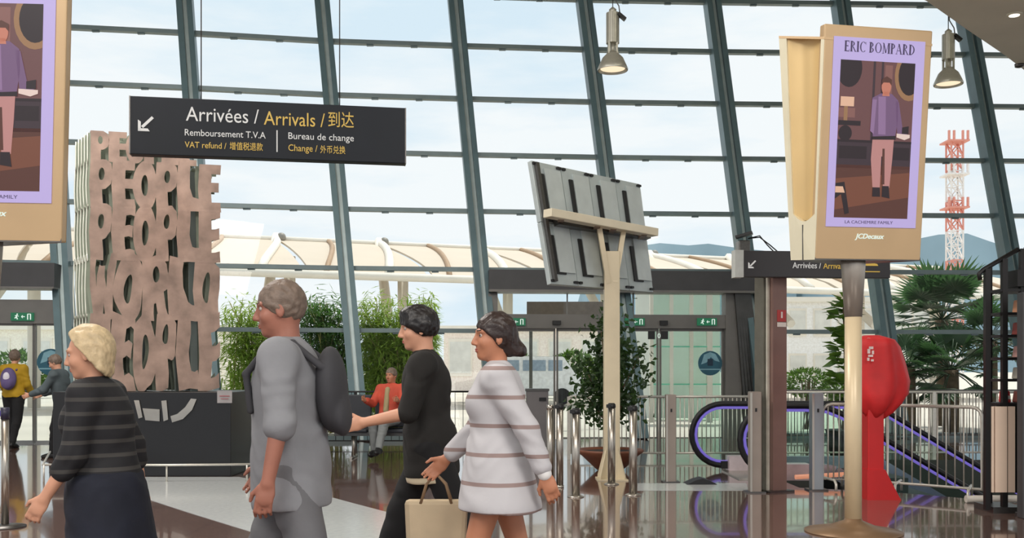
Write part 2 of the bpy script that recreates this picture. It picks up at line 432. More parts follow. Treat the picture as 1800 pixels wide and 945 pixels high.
inlay([(1118, 849), (1312, 849), (1316, 862), (1110, 862)], 'floor_inlay')

# ceiling above the frame, curved bulkhead in the upper right corner
CEIL = mat('ceiling_white', (205, 200, 190), .8, 0, .03, 2)
m = MB(); m.box((0, 4.9, 9.75), (60, 34, .25)); struct(m.build('ceiling', CEIL))
BULK = mat('bulkhead_taupe', (226, 226, 208), .7, 0, .04, 2)
zc = 4.95; m = MB(); up = []
def bp_(x, y): # point of the soffit edge: seen pixel on the plane z = zc
    Y = (zc-H)*F/(HY-y); return Vector((WX(x, Y), Y, zc))
edge = [bp_(1560, -30), bp_(1629, 2), bp_(1700, 52), bp_(1765, 96), bp_(1812, 132), bp_(1870, 178)]
loop_ = edge+[Vector((edge[-1].x+6, edge[-1].y+1, zc)), Vector((edge[-1].x+6, edge[0].y-3, zc)), Vector((edge[0].x, edge[0].y-3, zc))]
m.prism(loop_, (0, 0, 4.7)); struct(m.build('ceiling_bulkhead', BULK), 'taupe soffit corner at the top right', 'ceiling')

# ------------------------------------------------------------------ door portals
def on(pl, px0, py0, px1, py1, mb, depth=.1, off=0):
    """box on a vertical plane covering a photo rectangle"""
    a, b = pl.at(px0, (py0+py1)/2), pl.at(px1, (py0+py1)/2); mid = pl.at((px0+px1)/2, HY)
    zt, zb = pl.at((px0+px1)/2, py0).z, pl.at((px0+px1)/2, py1).z
    A = Vector((a.x, a.y, (zt+zb)/2)); B = Vector((b.x, b.y, (zt+zb)/2))
    return mb.bar(A+pl.n*off, B+pl.n*off, depth, abs(zt-zb))
PC = Plane(mull_pt(4, H)[:2], mull_pt(6, H)[:2], -.12)
PL = Plane((-13.5, 18.05), mull_pt(1, H)[:2], -.1)
dr = empty('door_1', PC.ground(1085), None, None, None, 'structure')
def dpart(root, pl, name, rects, m, depth=.1, off=0):
    mb = MB()
    for r in rects: on(pl, *r, mb, depth, off)
    return mb.build(name, m, root)
dpart(dr, PC, 'header', [(858, 478, 1330, 512)], HEAD, .5, .1)
dpart(dr, PC, 'header_lip', [(858, 512, 1330, 516)], PORT, .56, .1)
dpart(dr, PC, 'door_beam', [(872, 553, 1292, 577)], PORT, .26)
dpart(dr, PC, 'jamb', [(1272, 516, 1300, 778)], PORT, .3)
dpart(dr, PC, 'jamb', [(858, 516, 874, 778)], PORT, .3)
for x0, x1 in ((874, 977), (977, 1065), (1065, 1158), (1158, 1272)):
    lf = dpart(dr, PC, 'door_leaf', [(x0+1, 579, x0+4, 771), (x1-4, 579, x1-1, 771), (x0+1, 577, x1-1, 582), (x0+1, 768, x1-1, 777)], PORT, .07)
    g = MB(); on(PC, x0+4, 582, x1-4, 768, g, .012); pg = g.build('pane', GLASS, lf)
dpart(dr, PC, 'sensor', [(970, 564, 984, 571)], BLACK, .12, .16)
dpart(dr, PC, 'sensor', [(1157, 564, 1170, 572)], BLACK, .12, .16)
g = MB(); on(PC, 874, 516, 1272, 553, g, .012); g.build('transom_pane', GLASS, dr)
dpart(dr, PC, 'transom_bar', [(996, 516, 998, 553), (1112, 516, 1114, 553)], PORT, .05)
# stacked dark fins closing the portal's right side
fins = MB()
for k in range(7):
    A = PC.ground(1309+k*6)+PC.n*.12; A2 = PC.at(1285+k*2.6, 478)+PC.n*.12
    fins.bar(A, Vector((A2.x+k*.012, A2.y, 3.4)), .05, .2, PC.n)
struct(fins.build('trim_11', mat('fin_dark_metal', (74, 74, 72), .4, .5, .15, 6)), 'bundle of dark metal fins beside the door portal', 'door trim')
dl = empty('door_2', PL.ground(20), None, None, None, 'structure')
dpart(dl, PL, 'header', [(-240, 463, 106, 505)], HEAD, .5, .1)
dpart(dl, PL, 'header_lip', [(-240, 505, 106, 508)], PORT, .56, .1)
dpart(dl, PL, 'door_beam', [(-240, 526, 106, 568)], PORT, .2)
for x0, x1 in ((-240, -120), (-120, -30), (-30, 61), (61, 106)):
    lf = dpart(dl, PL, 'door_leaf', [(x0+1, 568, x0+3, 778), (x1-3, 568, x1-1, 778), (x0+1, 568, x1-1, 572), (x0+1, 774, x1-1, 781)], PORT, .07)
    g = MB(); on(PL, x0+3, 572, x1-3, 774, g, .012); g.build('pane', GLASS, lf)
g = MB(); on(PL, -240, 508, 106, 526, g, .012); g.build('transom_pane', GLASS, dl)
def exit_sign(pl, px, py, label, off):
    c = pl.at(px, py)+pl.n*off; r = pl.r; up = Vector((0, 0, 1)); n = pl.n
    o = empty('exit_sign', c, label, 'sign', 'green exit signs over the doors')
    w_, h_ = .4, .15
    m = MB(); m.bar(c-r*w_/2, c+r*w_/2, .05, h_); m.build('panel', GREEN_SIGN, o)
    m = MB()
    def q(x, y, x2, y2, t=.018): m.bar(c+n*.028+r*x+up*y, c+n*.028+r*x2+up*y2, .006, t, up if abs(y2-y) < abs(x2-x) else r)
    # running figure, arrow, doorway
    m.ball(c+n*.028+r*-.085+up*.045, (.014, .006, .014)); q(-.09, .03, -.1, -.005, .022); q(-.1, -.005, -.08, -.05); q(-.1, -.005, -.13, -.03); q(-.09, .025, -.06, .005, .012); q(-.09, .025, -.125, .015, .012)
    q(-.01, 0, .05, 0, .014); q(-.01, 0, .012, .025, .012); q(-.01, 0, .012, -.025, .012)
    q(.1, -.055, .1, .05); q(.15, -.055, .15, .05); q(.1, .05, .15, .05, .012)
    m.build('pictogram', SIGNWHITE, o); return o
exit_sign(PC, 905, 566, 'small green exit sign just above and right of the dark-haired walker in the striped dress', .158)
exit_sign(PC, 1113, 566, 'small green exit sign just right of the tall beige screen post', .158)
exit_sign(PC, 1239, 566, 'small green exit sign above the round teal door sticker', .158)
exit_sign(PL, 44, 557, 'small green exit sign above the person in the yellow jacket', .128)
def sticker(pl, px, py, rad, label):
    c = pl.at(px, py)+pl.n*.05; r, up, n = pl.r, Vector((0, 0, 1)), pl.n
    o = empty('door_sticker', c, label, 'sticker', 'round teal stickers on the glass doors')
    def disc(rx, ry, cx, cy, z, m): m.prism([c+r*(cx+rx*math.cos(2*PI*k/28))+up*(cy+ry*math.sin(2*PI*k/28))+n*z for k in range(28)], n*.004); return m
    disc(rad, rad, 0, 0, 0, MB()).build('disc', mat('sticker_teal', (36, 92, 112), .5), o)
    m = MB(); m.cur = 0
    m.prism([c+r*x*rad+up*y*rad+n*.005 for x, y in ((-.75, -.1), (-.3, .05), (.05, .5), (.4, .2), (.8, .1), (.45, .75), (0, .9), (-.5, .7))], n*.003)
    m.prism([c+r*x*rad+up*y*rad+n*.005 for x, y in ((-.85, -.45), (.85, -.45), (.83, -.55), (-.83, -.55))], n*.003)
    m.build('pale_motif', mat('sticker_pale', (126, 172, 186), .5), o)
    m = MB(); m.prism([c+r*x*rad+up*y*rad+n*.009 for x, y in ((-.22, -.2), (.22, -.2), (.22, .35), (-.22, .35))], n*.003)
    m.build('dark_motif', mat('sticker_dark', (14, 44, 66), .5), o)
sticker(PC, 1247, 638, .25, 'round teal sticker on the right-hand sliding door by the escalator')
sticker(PL, 91, 636, .25, 'round teal sticker on the glass door beside the sculpture')
for px in (1144, 1167):
    m = MB(); on(PC, px-6, 582, px+6, 596, m, .02, .06); c = PC.at(px, 589)
    k = m.build('door_notice', BLACK, origin=c); tag(k, 'small black notice on the %s of the middle door frame' % ('left' if px < 1150 else 'right'), 'notice')
m = MB(); put_text(m, '0', PC.at(1157, 594)+PC.n*.075, PC.r, (0, 0, 1), height=.1, align='c'); 
k = m.build('door_numeral', SIGNWHITE, origin=PC.at(1157, 590)); tag(k, 'pale door numeral between two small black notices', 'numeral')
# ------------------------------------------------------------------ outside: ground, hills, canopy, buildings, mast
m = MB(); m.box((0, 320, -.06), (900, 601, .02)); struct(m.build('ground', mat('sunlit_paving', (205, 198, 186), .8, 0, .08, .3)))
def hill(pts, Y, d, name):
    m = MB(); A = [W(x, y, Y) for x, y in pts]+[Vector((WX(pts[-1][0], Y), Y, -2)), Vector((WX(pts[0][0], Y), Y, -2))]
    B = [p*1.0+Vector((0, d, -p.z*.35 if p.z > 0 else 0)) for p in A]
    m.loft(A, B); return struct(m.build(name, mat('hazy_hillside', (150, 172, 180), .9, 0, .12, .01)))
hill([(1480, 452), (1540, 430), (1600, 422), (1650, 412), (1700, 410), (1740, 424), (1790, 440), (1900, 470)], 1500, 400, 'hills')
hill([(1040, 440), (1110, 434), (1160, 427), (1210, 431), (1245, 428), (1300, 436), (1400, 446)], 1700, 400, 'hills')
# pedestrian canopy of white steel ribs and translucent panels
cr = empty('walkway_canopy', (0, 36, 0), 'long white steel canopy with translucent curved roof panels outside', 'canopy')
CA0, CA1 = Vector((WX(-260, 30), 30, 0)), Vector((WX(1900, 47), 47, 0))
cdir = (CA1-CA0); clen = cdir.length; cdir.normalize(); cn = Vector((-cdir.y, cdir.x, 0))
NB = 11; step = clen/NB
FZ, BZ, DEP = 4.7, 7.0, 9.0
PANEL = mat('canopy_translucent_panel', (206, 192, 174), .6, 0, .03, .5)
RIBD = mat('canopy_rib_brown', (170, 140, 110), .6, 0, .05, 1)  # brown paint of the thinner secondary ribs
def cpt(s, d, z): return CA0+cdir*s+cn*d+Vector((0, 0, z))
def roofz(d): t = d/DEP; return FZ+(BZ-FZ)*(t**.75)
for k in range(NB):
    s0, s1 = k*step, (k+1)*step; m = MB()
    ds = [DEP*j/8 for j in range(9)]
    vs = []; 
    for d in ds: vs += [cpt(s0+.12, d, roofz(d)), cpt(s1-.12, d, roofz(d))]
    vs2 = [v+Vector((0, 0, -.08)) for v in vs]; n = len(vs)
    fs = [(2*j, 2*j+1, 2*j+3, 2*j+2) for j in range(8)]; fs += [tuple(n+i for i in reversed(f)) for f in fs]
    fs += [(0, n, n+1, 1), (16, 17, n+17, n+16)]+[(2*j, 2*j+2, n+2*j+2, n+2*j) for j in range(8)]+[(2*j+1, n+2*j+1, n+2*j+3, 2*j+3) for j in range(8)]
    m.add(vs+vs2, fs); m.build('roof_panel', PANEL, cr)
    for h in (0, .5):
        m = MB(); s = s0+h*step
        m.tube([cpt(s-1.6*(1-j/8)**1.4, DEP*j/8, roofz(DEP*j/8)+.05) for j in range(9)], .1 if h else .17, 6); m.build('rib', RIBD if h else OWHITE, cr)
    m = MB(); m.tube([cpt(s0-1.2, 2, 3.4), cpt(s0, DEP, BZ+.15)], .2, 6); m.build('strut', OWHITE, cr)
    m = MB(); m.ball(cpt(s0+.2, DEP-.2, BZ+.1), .2); m.build('node', mat('canopy_node_grey', (140, 136, 128), .5), cr)
    m = MB(); m.tube([cpt(s0, 4.5, 0), cpt(s0, 4.5, 5.8)], .22, 10); m.build('column', OWHITE, cr)
for d, z, r in ((0, FZ, .16), (DEP, BZ+.05, .12), (2.2, 4.9, .1)):
    m = MB(); m.tube([cpt(0, d, z), cpt(clen, d, z)], r, 6); m.build('edge_beam', OWHITE, cr)
# low terminal buildings further off
def building(x0, x1, Y, h, dep, wall, label, nwin, rows):
    X0, X1 = WX(x0, Y), WX(x1, Y); o = empty('outside_building', ((X0+X1)/2, Y, 0), label, 'building')
    m = MB(); m.box(((X0+X1)/2, Y+dep/2, h/2), (X1-X0, dep, h)); m.build('wall', wall, o)
    m = MB(); m.box(((X0+X1)/2, Y+dep/2, h+.15), (X1-X0+.6, dep+.6, .3)); m.build('roof_edge', OWHITE, o)
    for k in range(nwin):
        for q in range(rows):
            cx = X0+(k+.5)*(X1-X0)/nwin; cz = (q+.55)*h/rows
            f = MB(); f.box((cx, Y-.03, cz), ((X1-X0)/nwin*.72, .12, h/rows*.62)); fo = f.build('window', OWHITE, o)
            g = MB(); g.box((cx, Y-.1, cz), ((X1-X0)/nwin*.62, .05, h/rows*.52)); g.build('pane', mat('far_window_glass', (222, 222, 216), .3, 0, .1, 2), fo)
building(-120, 400, 70, 4.2, 10, mat('far_wall_cream', (250, 240, 226), .8), 'low cream building far behind the left glass doors', 7, 1)
building(780, 1130, 66, 4.0, 10, mat('far_wall_rose', (250, 234, 224), .8), 'low rose building seen through the central glass doors', 6, 1)
building(1380, 1640, 62, 5.6, 12, mat('far_wall_white', (250, 249, 246), .8), 'white two-storey building behind the canopy columns on the right', 6, 2)
# glazed lift lobby just outside the right half of the central doors
lb = empty('glazed_lobby', (WX(1215, 26), 26, 0), 'tall glazed lobby with white posts outside the central doors', 'lobby')
for px in (1145, 1180, 1215, 1247, 1275, 1292):
    m = MB(); X = WX(px, 26); m.box((X, 26, 1.9), (.09 if px < 1240 else .14, .14, 3.8)); m.build('post', OWHITE, lb)
m = MB(); m.box((WX(1218, 26), 26.05, 1.9), (2.15, .03, 3.7)); m.build('glass_wall', glassy('lobby_glass', (230, 242, 236), .8), lb)
for z in (1.98, 1.0): m = MB(); m.box((WX(1218, 26), 25.97, z), (2.2, .05, .035)); m.build('glass_rail', mat('glass_rail_green', (120, 214, 182), .3), lb)
m = MB(); m.bar((WX(1140, 26), 26, 3.85), (WX(1296, 26), 26, 3.85), .14, .14); m.build('head_beam', OWHITE, lb)
m = MB(); m.box((WX(1218, 26), 28.4, 1.9), (2.4, .1, 3.8)); m.build('rear_wall', mat('lobby_rear', (244, 245, 240), .7, 0, .05, 1), lb)
# brown signboard hung outside above the doors
X0, X1 = WX(926, 24), WX(1062, 24)
o = empty('outside_fascia', ((X0+X1)/2, 24, 0), 'brown fascia board on posts outside above the doors', 'board')
m = MB(); m.box(((X0+X1)/2, 24, WZ(542, 24)), (X1-X0, .2, .32)); m.build('board', mat('fascia_brown', (120, 106, 98), .7), o)
for X in (X0+.1, X1-.1): m = MB(); m.box((X, 24.15, 1.4), (.08, .08, 2.8)); m.build('post', PORT, o)
# radio mast
mr = empty('radio_mast', (WX(1678, 160), 160, 0), 'red and white lattice radio mast against the sky', 'mast')
mh = WZ(250, 160); X0 = WX(1678, 160); NS = 16; RED = mat('mast_red_hazed', (224, 150, 134), .6); MW = mat('mast_white_hazed', (236, 230, 226), .6)  # both mast colours are paled to imitate distance haze
for k in range(NS):
    z0, z1 = mh*k/NS, mh*(k+1)/NS; m = MB(); hw = .95
    for sx, sy in ((-1, -1), (1, -1), (1, 1), (-1, 1)): m.bar((X0+sx*hw, 160+sy*hw, z0), (X0+sx*hw, 160+sy*hw, z1), .22, .22)
    for s in (-1, 1):
        m.bar((X0-hw, 160+s*hw, z0), (X0+hw, 160+s*hw, z1), .16, .16); m.bar((X0+hw, 160+s*hw, z0), (X0-hw, 160+s*hw, z1), .16, .16)
        m.bar((X0-hw, 160+s*hw, z1), (X0+hw, 160+s*hw, z1), .16, .16); m.bar((X0+s*hw, 160-hw, z0), (X0+s*hw, 160+hw, z1), .16, .16)
    m.build('lattice_section', RED if (k//2) % 2 else MW, mr)
for k, z in enumerate((mh, mh*.86, mh*.72)):
    m = MB(); m.box((X0, 160, z), (3.4, 3.4, .25))
    for a in (-1.5, -.7, .7, 1.5): m.bar((X0+a, 158.6, z), (X0+a, 158.6, z+1.6), .3, .3)
    m.build('antenna_platform', RED if k != 1 else MW, mr)
# white van parked beyond the doors
vx, vy = WX(934, 40), 40.0
v = empty('parked_van', (vx, vy, 0), 'white van parked outside beyond the central doors', 'van')
prof = [(-1.9, .35), (1.9, .35), (1.95, 1.1), (1.7, 1.25), (1.25, 1.9), (-1.85, 1.95), (-1.95, 1.2)]
m = MB(); m.prism([(vx+x, vy-.85, z) for x, z in prof], (0, 1.7, 0)); m.build('body', mat('van_white', (240, 240, 240), .3), v, bevel=.06)
m = MB()
for a, b in ((-1.6, -.5), (-.35, .55), (.65, 1.2)): m.box((vx+(a+b)/2, vy-.86, 1.55), (b-a, .04, .42))
m.build('side_windows', mat('van_window', (150, 166, 182), .15), v)
for a in (-1.2, 1.2):
    m = MB(); m.tube([(vx+a, vy-.88, .33), (vx+a, vy-.62, .33)], .33, 18); m.build('wheel', RUBBER, v)

# ------------------------------------------------------------------ plants
def leaf_quad(mb, p, d, L, wd, up=None, fold=.25):
    d = Vector(d).normalized(); s = d.cross(Vector(up) if up is not None else Vector((0, 0, 1)))
    if s.length < 1e-3: s = Vector((1, 0, 0))
    s.normalize(); n = s.cross(d); p = Vector(p)
    mb.add([p, p+d*L*.45+s*wd/2+n*wd*fold, p+d*L, p+d*L*.45-s*wd/2+n*wd*fold, p+d*L*.5], [(0, 4, 1), (1, 4, 2), (2, 4, 3), (3, 4, 0)])
def leafmat(name, rgb, rgb2, rough=.45):
    if name in MATS: return MATS[name]
    m = mat(name, rgb, rough, 0, .3, 3); n = m.node_tree; b = n.nodes['Principled BSDF']; out = n.nodes['Material Output']
    tl = n.nodes.new('ShaderNodeBsdfTranslucent'); tl.inputs['Color'].default_value = lin(rgb2)+(1,)
    mx = n.nodes.new('ShaderNodeMixShader'); mx.inputs[0].default_value = .35
    n.links.new(b.outputs[0], mx.inputs[1]); n.links.new(tl.outputs[0], mx.inputs[2]); n.links.new(mx.outputs[0], out.inputs['Surface']); return m
BAMB = leafmat('bamboo_leaf', (128, 156, 66), (176, 206, 80)); BAMBD = leafmat('bamboo_leaf_dark', (66, 104, 48), (96, 150, 60))
CANE = mat('bamboo_cane', (150, 146, 82), .5, 0, .15, 6)
rnd = random.Random(3)
def bamboo(x0, x1, Y, top, label, lm, n_c=26, n_l=1500, low=.2):
    X0, X1 = WX(x0, Y), WX(x1, Y); zt = WZ(top, Y); o = empty('bamboo_clump', ((X0+X1)/2, Y, 0), label, 'bamboo', 'bamboo clumps outside the glass')
    cb = MB(); fb = MB(); canes = []
    for k in range(n_c):
        bx = (X0+X1)/2+rnd.uniform(-.3, .3)*(X1-X0); by = Y+rnd.uniform(-.4, .4)
        tx = bx+rnd.uniform(-.45, .45)*(X1-X0); tx = min(max(tx, X0+.05), X1-.05); bx = min(max(bx, X0+.05), X1-.05); hh = zt*rnd.uniform(.7, 1.0)
        pts = [Vector((bx+(tx-bx)*t*t, by+rnd.uniform(-.05, .05), hh*(t-.12*t*t*t))) for t in (0, .25, .5, .75, 1)]
        canes.append(pts); cb.tube(pts, [.02, .018, .015, .011, .006], 5)
    for k in range(n_l):
        p = rnd.choice(canes); t = rnd.uniform(low, 1)*3.999; i = int(t); q = p[i].lerp(p[i+1], t-i)
        q = q+Vector((rnd.gauss(0, .28), rnd.gauss(0, .22), rnd.gauss(0, .14))); q.x = min(max(q.x, X0+.12), X1-.12); q.y = min(max(q.y, Y-.5), Y+.5)
        if q.z < .1: continue
        leaf_quad(fb, q, (rnd.gauss(0, 1), rnd.gauss(0, .8), rnd.uniform(-1.1, .25)), rnd.uniform(.18, .34), rnd.uniform(.03, .05))
    cb.build('canes', CANE, o); fb.build('foliage', lm, o)
bamboo(392, 508, 21.6, 490, 'yellow-green bamboo clump outside the glass left of the tall grey-haired person', BAMB, 26, 5200)
bamboo(511, 626, 21.9, 482, 'bamboo clump outside the glass right behind the tall grey-haired person', BAMBD, 28, 6000)
bamboo(630, 770, 21.9, 482, 'bright green bamboo clump outside the glass above the seated person in red', BAMB, 34, 8000)
bamboo(640, 745, 23.6, 545, 'dark low bamboo clump outside behind the bright green bamboo', BAMBD, 24, 4500)
PALM = leafmat('palm_frond', (62, 92, 66), (80, 120, 70)); TRUNK = mat('palm_trunk', (98, 82, 62), .8, 0, .3, 12, .4)
def fan_palm(x, Y, crown_y, R, nf, label, group, droop=.5, trunk_r=.14):
    X = WX(x, Y); zc = WZ(crown_y, Y); o = empty('fan_palm', (X, Y, 0), label, 'palm', group)
    t = MB(); t.tube([(X, Y, 0), (X+.03, Y, zc*.5), (X, Y, zc)], [trunk_r*1.2, trunk_r, trunk_r*1.1], 10); t.build('trunk', TRUNK, o)
    f = MB()
    for k in range(nf):
        az = rnd.uniform(0, 2*PI); el = rnd.uniform(-.7, 1.35); L = R*rnd.uniform(.55, .75)
        d = Vector((math.cos(az)*math.cos(el), math.sin(az)*math.cos(el), math.sin(el)))
        p0 = Vector((X, Y, zc)); p1 = p0+d*L-Vector((0, 0, .1*R*droop))
        f.tube([p0, (p0+p1)/2+Vector((0, 0, .04*R)), p1], .012, 4)
        s = d.cross(Vector((0, 0, 1))).normalized() if abs(d.z) < .98 else Vector((1, 0, 0)); n = s.cross(d)
        for j in range(17):
            a = (j-8)/8*1.75; dd = d*math.cos(a)+s*math.sin(a)-Vector((0, 0, droop*.35))
            leaf_quad(f, p1, dd, R*.5*(1-.25*abs(a)/1.75)*rnd.uniform(.85, 1.1), .075*R, n, .12)
    f.build('fronds', PALM, o); return o
fan_palm(1655, 24.4, 562, 1.55, 48, 'tall dark fan palm outside right of the red covered kiosk', None, .5)
fan_palm(1596, 22.0, 645, 1.0, 34, 'low fan palm outside at the foot of the tall palm, nearest the red kiosk', 'low fan palms outside', .7)
fan_palm(1672, 21.9, 650, 1.05, 38, 'low fan palm outside right beneath the tall palm crown', 'low fan palms outside', .7)
fan_palm(1740, 22.6, 600, 1.0, 28, 'fan palm outside close behind the black display rack', 'low fan palms outside', .6)
HEDGE = leafmat('hedge_leaf', (78, 108, 52), (110, 150, 60)); LEAFB = leafmat('ficus_leaf', (50, 72, 42), (80, 116, 50), .4)
def shrub(c, r, n, m, name, label, cat, L=.1, wd=.05, group=None, stem=True):
    o = empty(name, (c[0], c[1], 0), label, cat, group); f = MB(); c = Vector(c)
    for k in range(n):
        v = Vector((rnd.gauss(0, 1), rnd.gauss(0, 1), rnd.gauss(0, 1))).normalized()*rnd.uniform(.5, 1)**.5
        q = c+Vector((v.x*r[0], v.y*r[1], v.z*r[2]))
        if q.z < .03: continue
        leaf_quad(f, q, v+Vector((rnd.gauss(0, .5), rnd.gauss(0, .5), rnd.gauss(0, .5))), L*rnd.uniform(.7, 1.2), wd, (rnd.gauss(0, 1), rnd.gauss(0, 1), rnd.gauss(0, 1)))
    if stem:
        s = MB()
        for k in range(7): s.tube([(c.x+rnd.uniform(-.1, .1), c.y, 0), (c.x+rnd.uniform(-.6, .6)*r[0], c.y+rnd.uniform(-.5, .5)*r[1], c.z+.2*r[2])], .015, 5)
        s.build('stems', TRUNK, o)
    f.build('foliage', m, o); return o
shrub((WX(1418, 23), 23, WZ(672, 23)), (.5, .4, .32), 900, HEDGE, 'garden_shrub', 'small rounded green shrub outside right of the brown column', 'shrub')
shrub((WX(1484, 21.6), 21.6, WZ(690, 21.6)), (.34, .25, .25), 500, HEDGE, 'garden_shrub', 'low green shrub outside beneath the large-leaved plant', 'shrub')
for k, (x, y, rx) in enumerate(((1005, 612, 1.2), (900, 612, 1.1), (1130, 612, 1.2), (40, 615, 1.6))):
    shrub((WX(x, 50), 50, 1.3), (rx*1.1, .8, 1.0), 900, HEDGE, 'hedge_bush', ['rounded green bush far outside beyond the central doors', 'rounded bush far outside beyond the white van', 'rounded bush far outside behind the potted tree', 'rounded bush far outside beyond the left doors'][k], 'bush', .3, .16)
# potted tree beside the beige screen post
px_, pY = WX(1072, 13.6), 13.6
o = empty('potted_ficus', (px_, pY, 0), 'potted small-leaved tree in a wide terracotta bowl behind the beige post', 'potted tree')
b = MB(); b.lathe((px_, pY, 0), [(.16, 0), (.2, .03), (.38, .2), (.46, .26), (.46, .29), (.42, .29), (.39, .25)], 32); b.build('bowl', mat('terracotta_brown', (122, 74, 52), .55, 0, .15, 6), o)
b = MB(); b.lathe((px_, pY, .22), [(.385, 0), (.385, .04)], 24); b.build('soil', mat('potting_soil', (52, 40, 32), .9, 0, .3, 20), o)
b = MB()
tips = []
for a, x, y, z in ((0, -.12, 0, 1.9), (1, .1, .1, 1.75), (2, -.35, -.1, 1.4), (3, .4, 0, 1.55), (4, .05, .2, 2.1), (5, -.3, .1, 1.0), (6, .25, -.15, 1.05), (7, -.1, -.2, 1.3)):
    pts = [Vector((px_, pY, .24)), Vector((px_+x*.25, pY+y*.3, .4+(z-.4)*.5)), Vector((px_+x, pY+y, z))]; tips.append(pts); b.tube(pts, [.03, .02, .008], 6)
b.build('trunk', TRUNK, o)
f = MB()
for k in range(1500):
    p = rnd.choice(tips); t = rnd.uniform(.55, 1.06); q = p[1].lerp(p[2], (t-.5)*2); q += Vector((rnd.gauss(0, .13), rnd.gauss(0, .13), rnd.gauss(0, .12)))
    leaf_quad(f, q, (rnd.gauss(0, 1), rnd.gauss(0, 1), rnd.gauss(-.2, .7)), rnd.uniform(.07, .13), .065, (rnd.gauss(0, 1), rnd.gauss(0, 1), rnd.gauss(0, 1)))
f.build('foliage', LEAFB, o)
# large-leaved plant behind the totem pole
fx, fY = WX(1482, 15.9), 15.9
o = empty('fiddle_leaf_plant', (fx, fY, 0), 'tall large-leaved green plant behind the cream totem pole', 'potted plant')
b = MB(); b.lathe((fx, fY, 0), [(.2, 0), (.27, .4), (.29, .42), (.26, .42)], 24); b.build('pot', mat('pot_dark_grey', (70, 70, 70), .6), o)
b = MB(); b.tube([(fx, fY, .3), (fx+.04, fY, 1.3), (fx, fY, WZ(525, fY))], [.03, .025, .012], 7); b.build('stem', TRUNK, o)
FID = leafmat('fiddle_leaf', (94, 128, 62), (140, 180, 70), .4); f = MB()
for k in range(190):
    z = rnd.uniform(.75, WZ(528, fY)); az = rnd.uniform(0, 2*PI); d = Vector((math.cos(az), math.sin(az), rnd.uniform(-.3, .6)))
    leaf_quad(f, Vector((fx, fY, z))+d*.06, d, rnd.uniform(.2, .3), .24, (rnd.gauss(0, .3), rnd.gauss(0, .3), 1), .1)
f.build('foliage', FID, o)
# ------------------------------------------------------------------ hanging arrivals sign
sA = (WX(228, 10.0), 10.0); sB = (WX(713, 10.47), 10.47); SP = Plane(sA, sB)
def rect_on(pl, x0, y0, x1, y1): return [pl.at(x0, y0), pl.at(x1, y0), pl.at(x1, y1), pl.at(x0, y1)]
zt, zb = SP.at(228, 168).z, SP.at(228, 270).z
a0, b0 = SP.ground(228), SP.ground(713)
sg = empty('hanging_sign', ((a0.x+b0.x)/2, (a0.y+b0.y)/2, zb), 'large dark arrivals sign hanging from the ceiling with a white arrow', 'sign')
up = Vector((0, 0, 1)); R_ = SP.r; N_ = SP.n
m = MB(); m.bar(Vector((a0.x, a0.y, (zt+zb)/2))-N_*.07, Vector((b0.x, b0.y, (zt+zb)/2))-N_*.07, .14, zt-zb); m.build('board', SIGN, sg, bevel=.006)
m = MB()
for e in (a0+up*((zt+zb)/2), b0+up*((zt+zb)/2)): m.bar(e-up*(zt-zb)/2-N_*.07, e+up*(zt-zb)/2-N_*.07, .012, .15, N_)
m.build('end_trim', STEEL_D, sg)
for px in (352, 597):
    q = SP.ground(px)-N_*.07; m = MB(); m.tube([(q.x, q.y, zt-.01), (q.x, q.y, 9.63)], .006, 6); m.build('hanging_wire', STEEL_D, sg)
def arrow_dl(mb, pl, cx, cy, h, off=.004):
    """arrow pointing down-left, h = half size"""
    c = pl.at(cx, cy)+pl.n*off; r = pl.r
    def P(x, y): return c+r*x*h+up*y*h
    for poly in ([(.95, .7), (.7, .95), (-.62, -.37), (-.37, -.62)], [(-1, .45), (-.65, .2), (-.65, -1), (-1, -1)], [(-1, -.65), (-1, -1), (.45, -1), (.2, -.65)]):
        mb.prism([P(*q) for q in poly], pl.n*.004)
m = MB(); arrow_dl(m, SP, 257, 217, .078); m.build('arrow', LETW, sg)
def tx(mb, pl, s, x, y, x2, y2, cap, **k):
    a, b = pl.at(x, y)+pl.n*.003, pl.at(x2, y2)+pl.n*.003
    put_text(mb, s, a, pl.r, up, height=cap/F*pl.at(x, y).y, width=(b-a).dot(pl.r), **k)
m = MB()
for t_ in (('Arrivées /', 327, 212, 455, 215, 26), ('Remboursement T.V.A', 325, 238, 467, 240, 12), ('Bureau de change', 507, 244, 622, 246, 12)):
    m = MB(); tx(m, SP, *t_); m.build('white_lettering', LETW, sg)
m = MB(); q = [SP.at(486, 229), SP.at(488, 229), SP.at(488, 267), SP.at(486, 267)]; m.prism([p+N_*.002 for p in q], N_*.004)
m.build('divider', LETW, sg)
for ts_ in ((('Arrivals /', 464, 219, 571, 221, 25), ('到达', 577, 221, 622, 222, 22)), (('VAT refund /', 325, 259, 398, 260, 11), ('增值税退款', 404, 262, 462, 263, 11)), (('Change /', 507, 265, 558, 266, 12), ('外币兑换', 563, 268, 607, 269, 11))):
    m = MB()
    for t_ in ts_: tx(m, SP, *t_)
    m.build('yellow_lettering', LETY, sg)

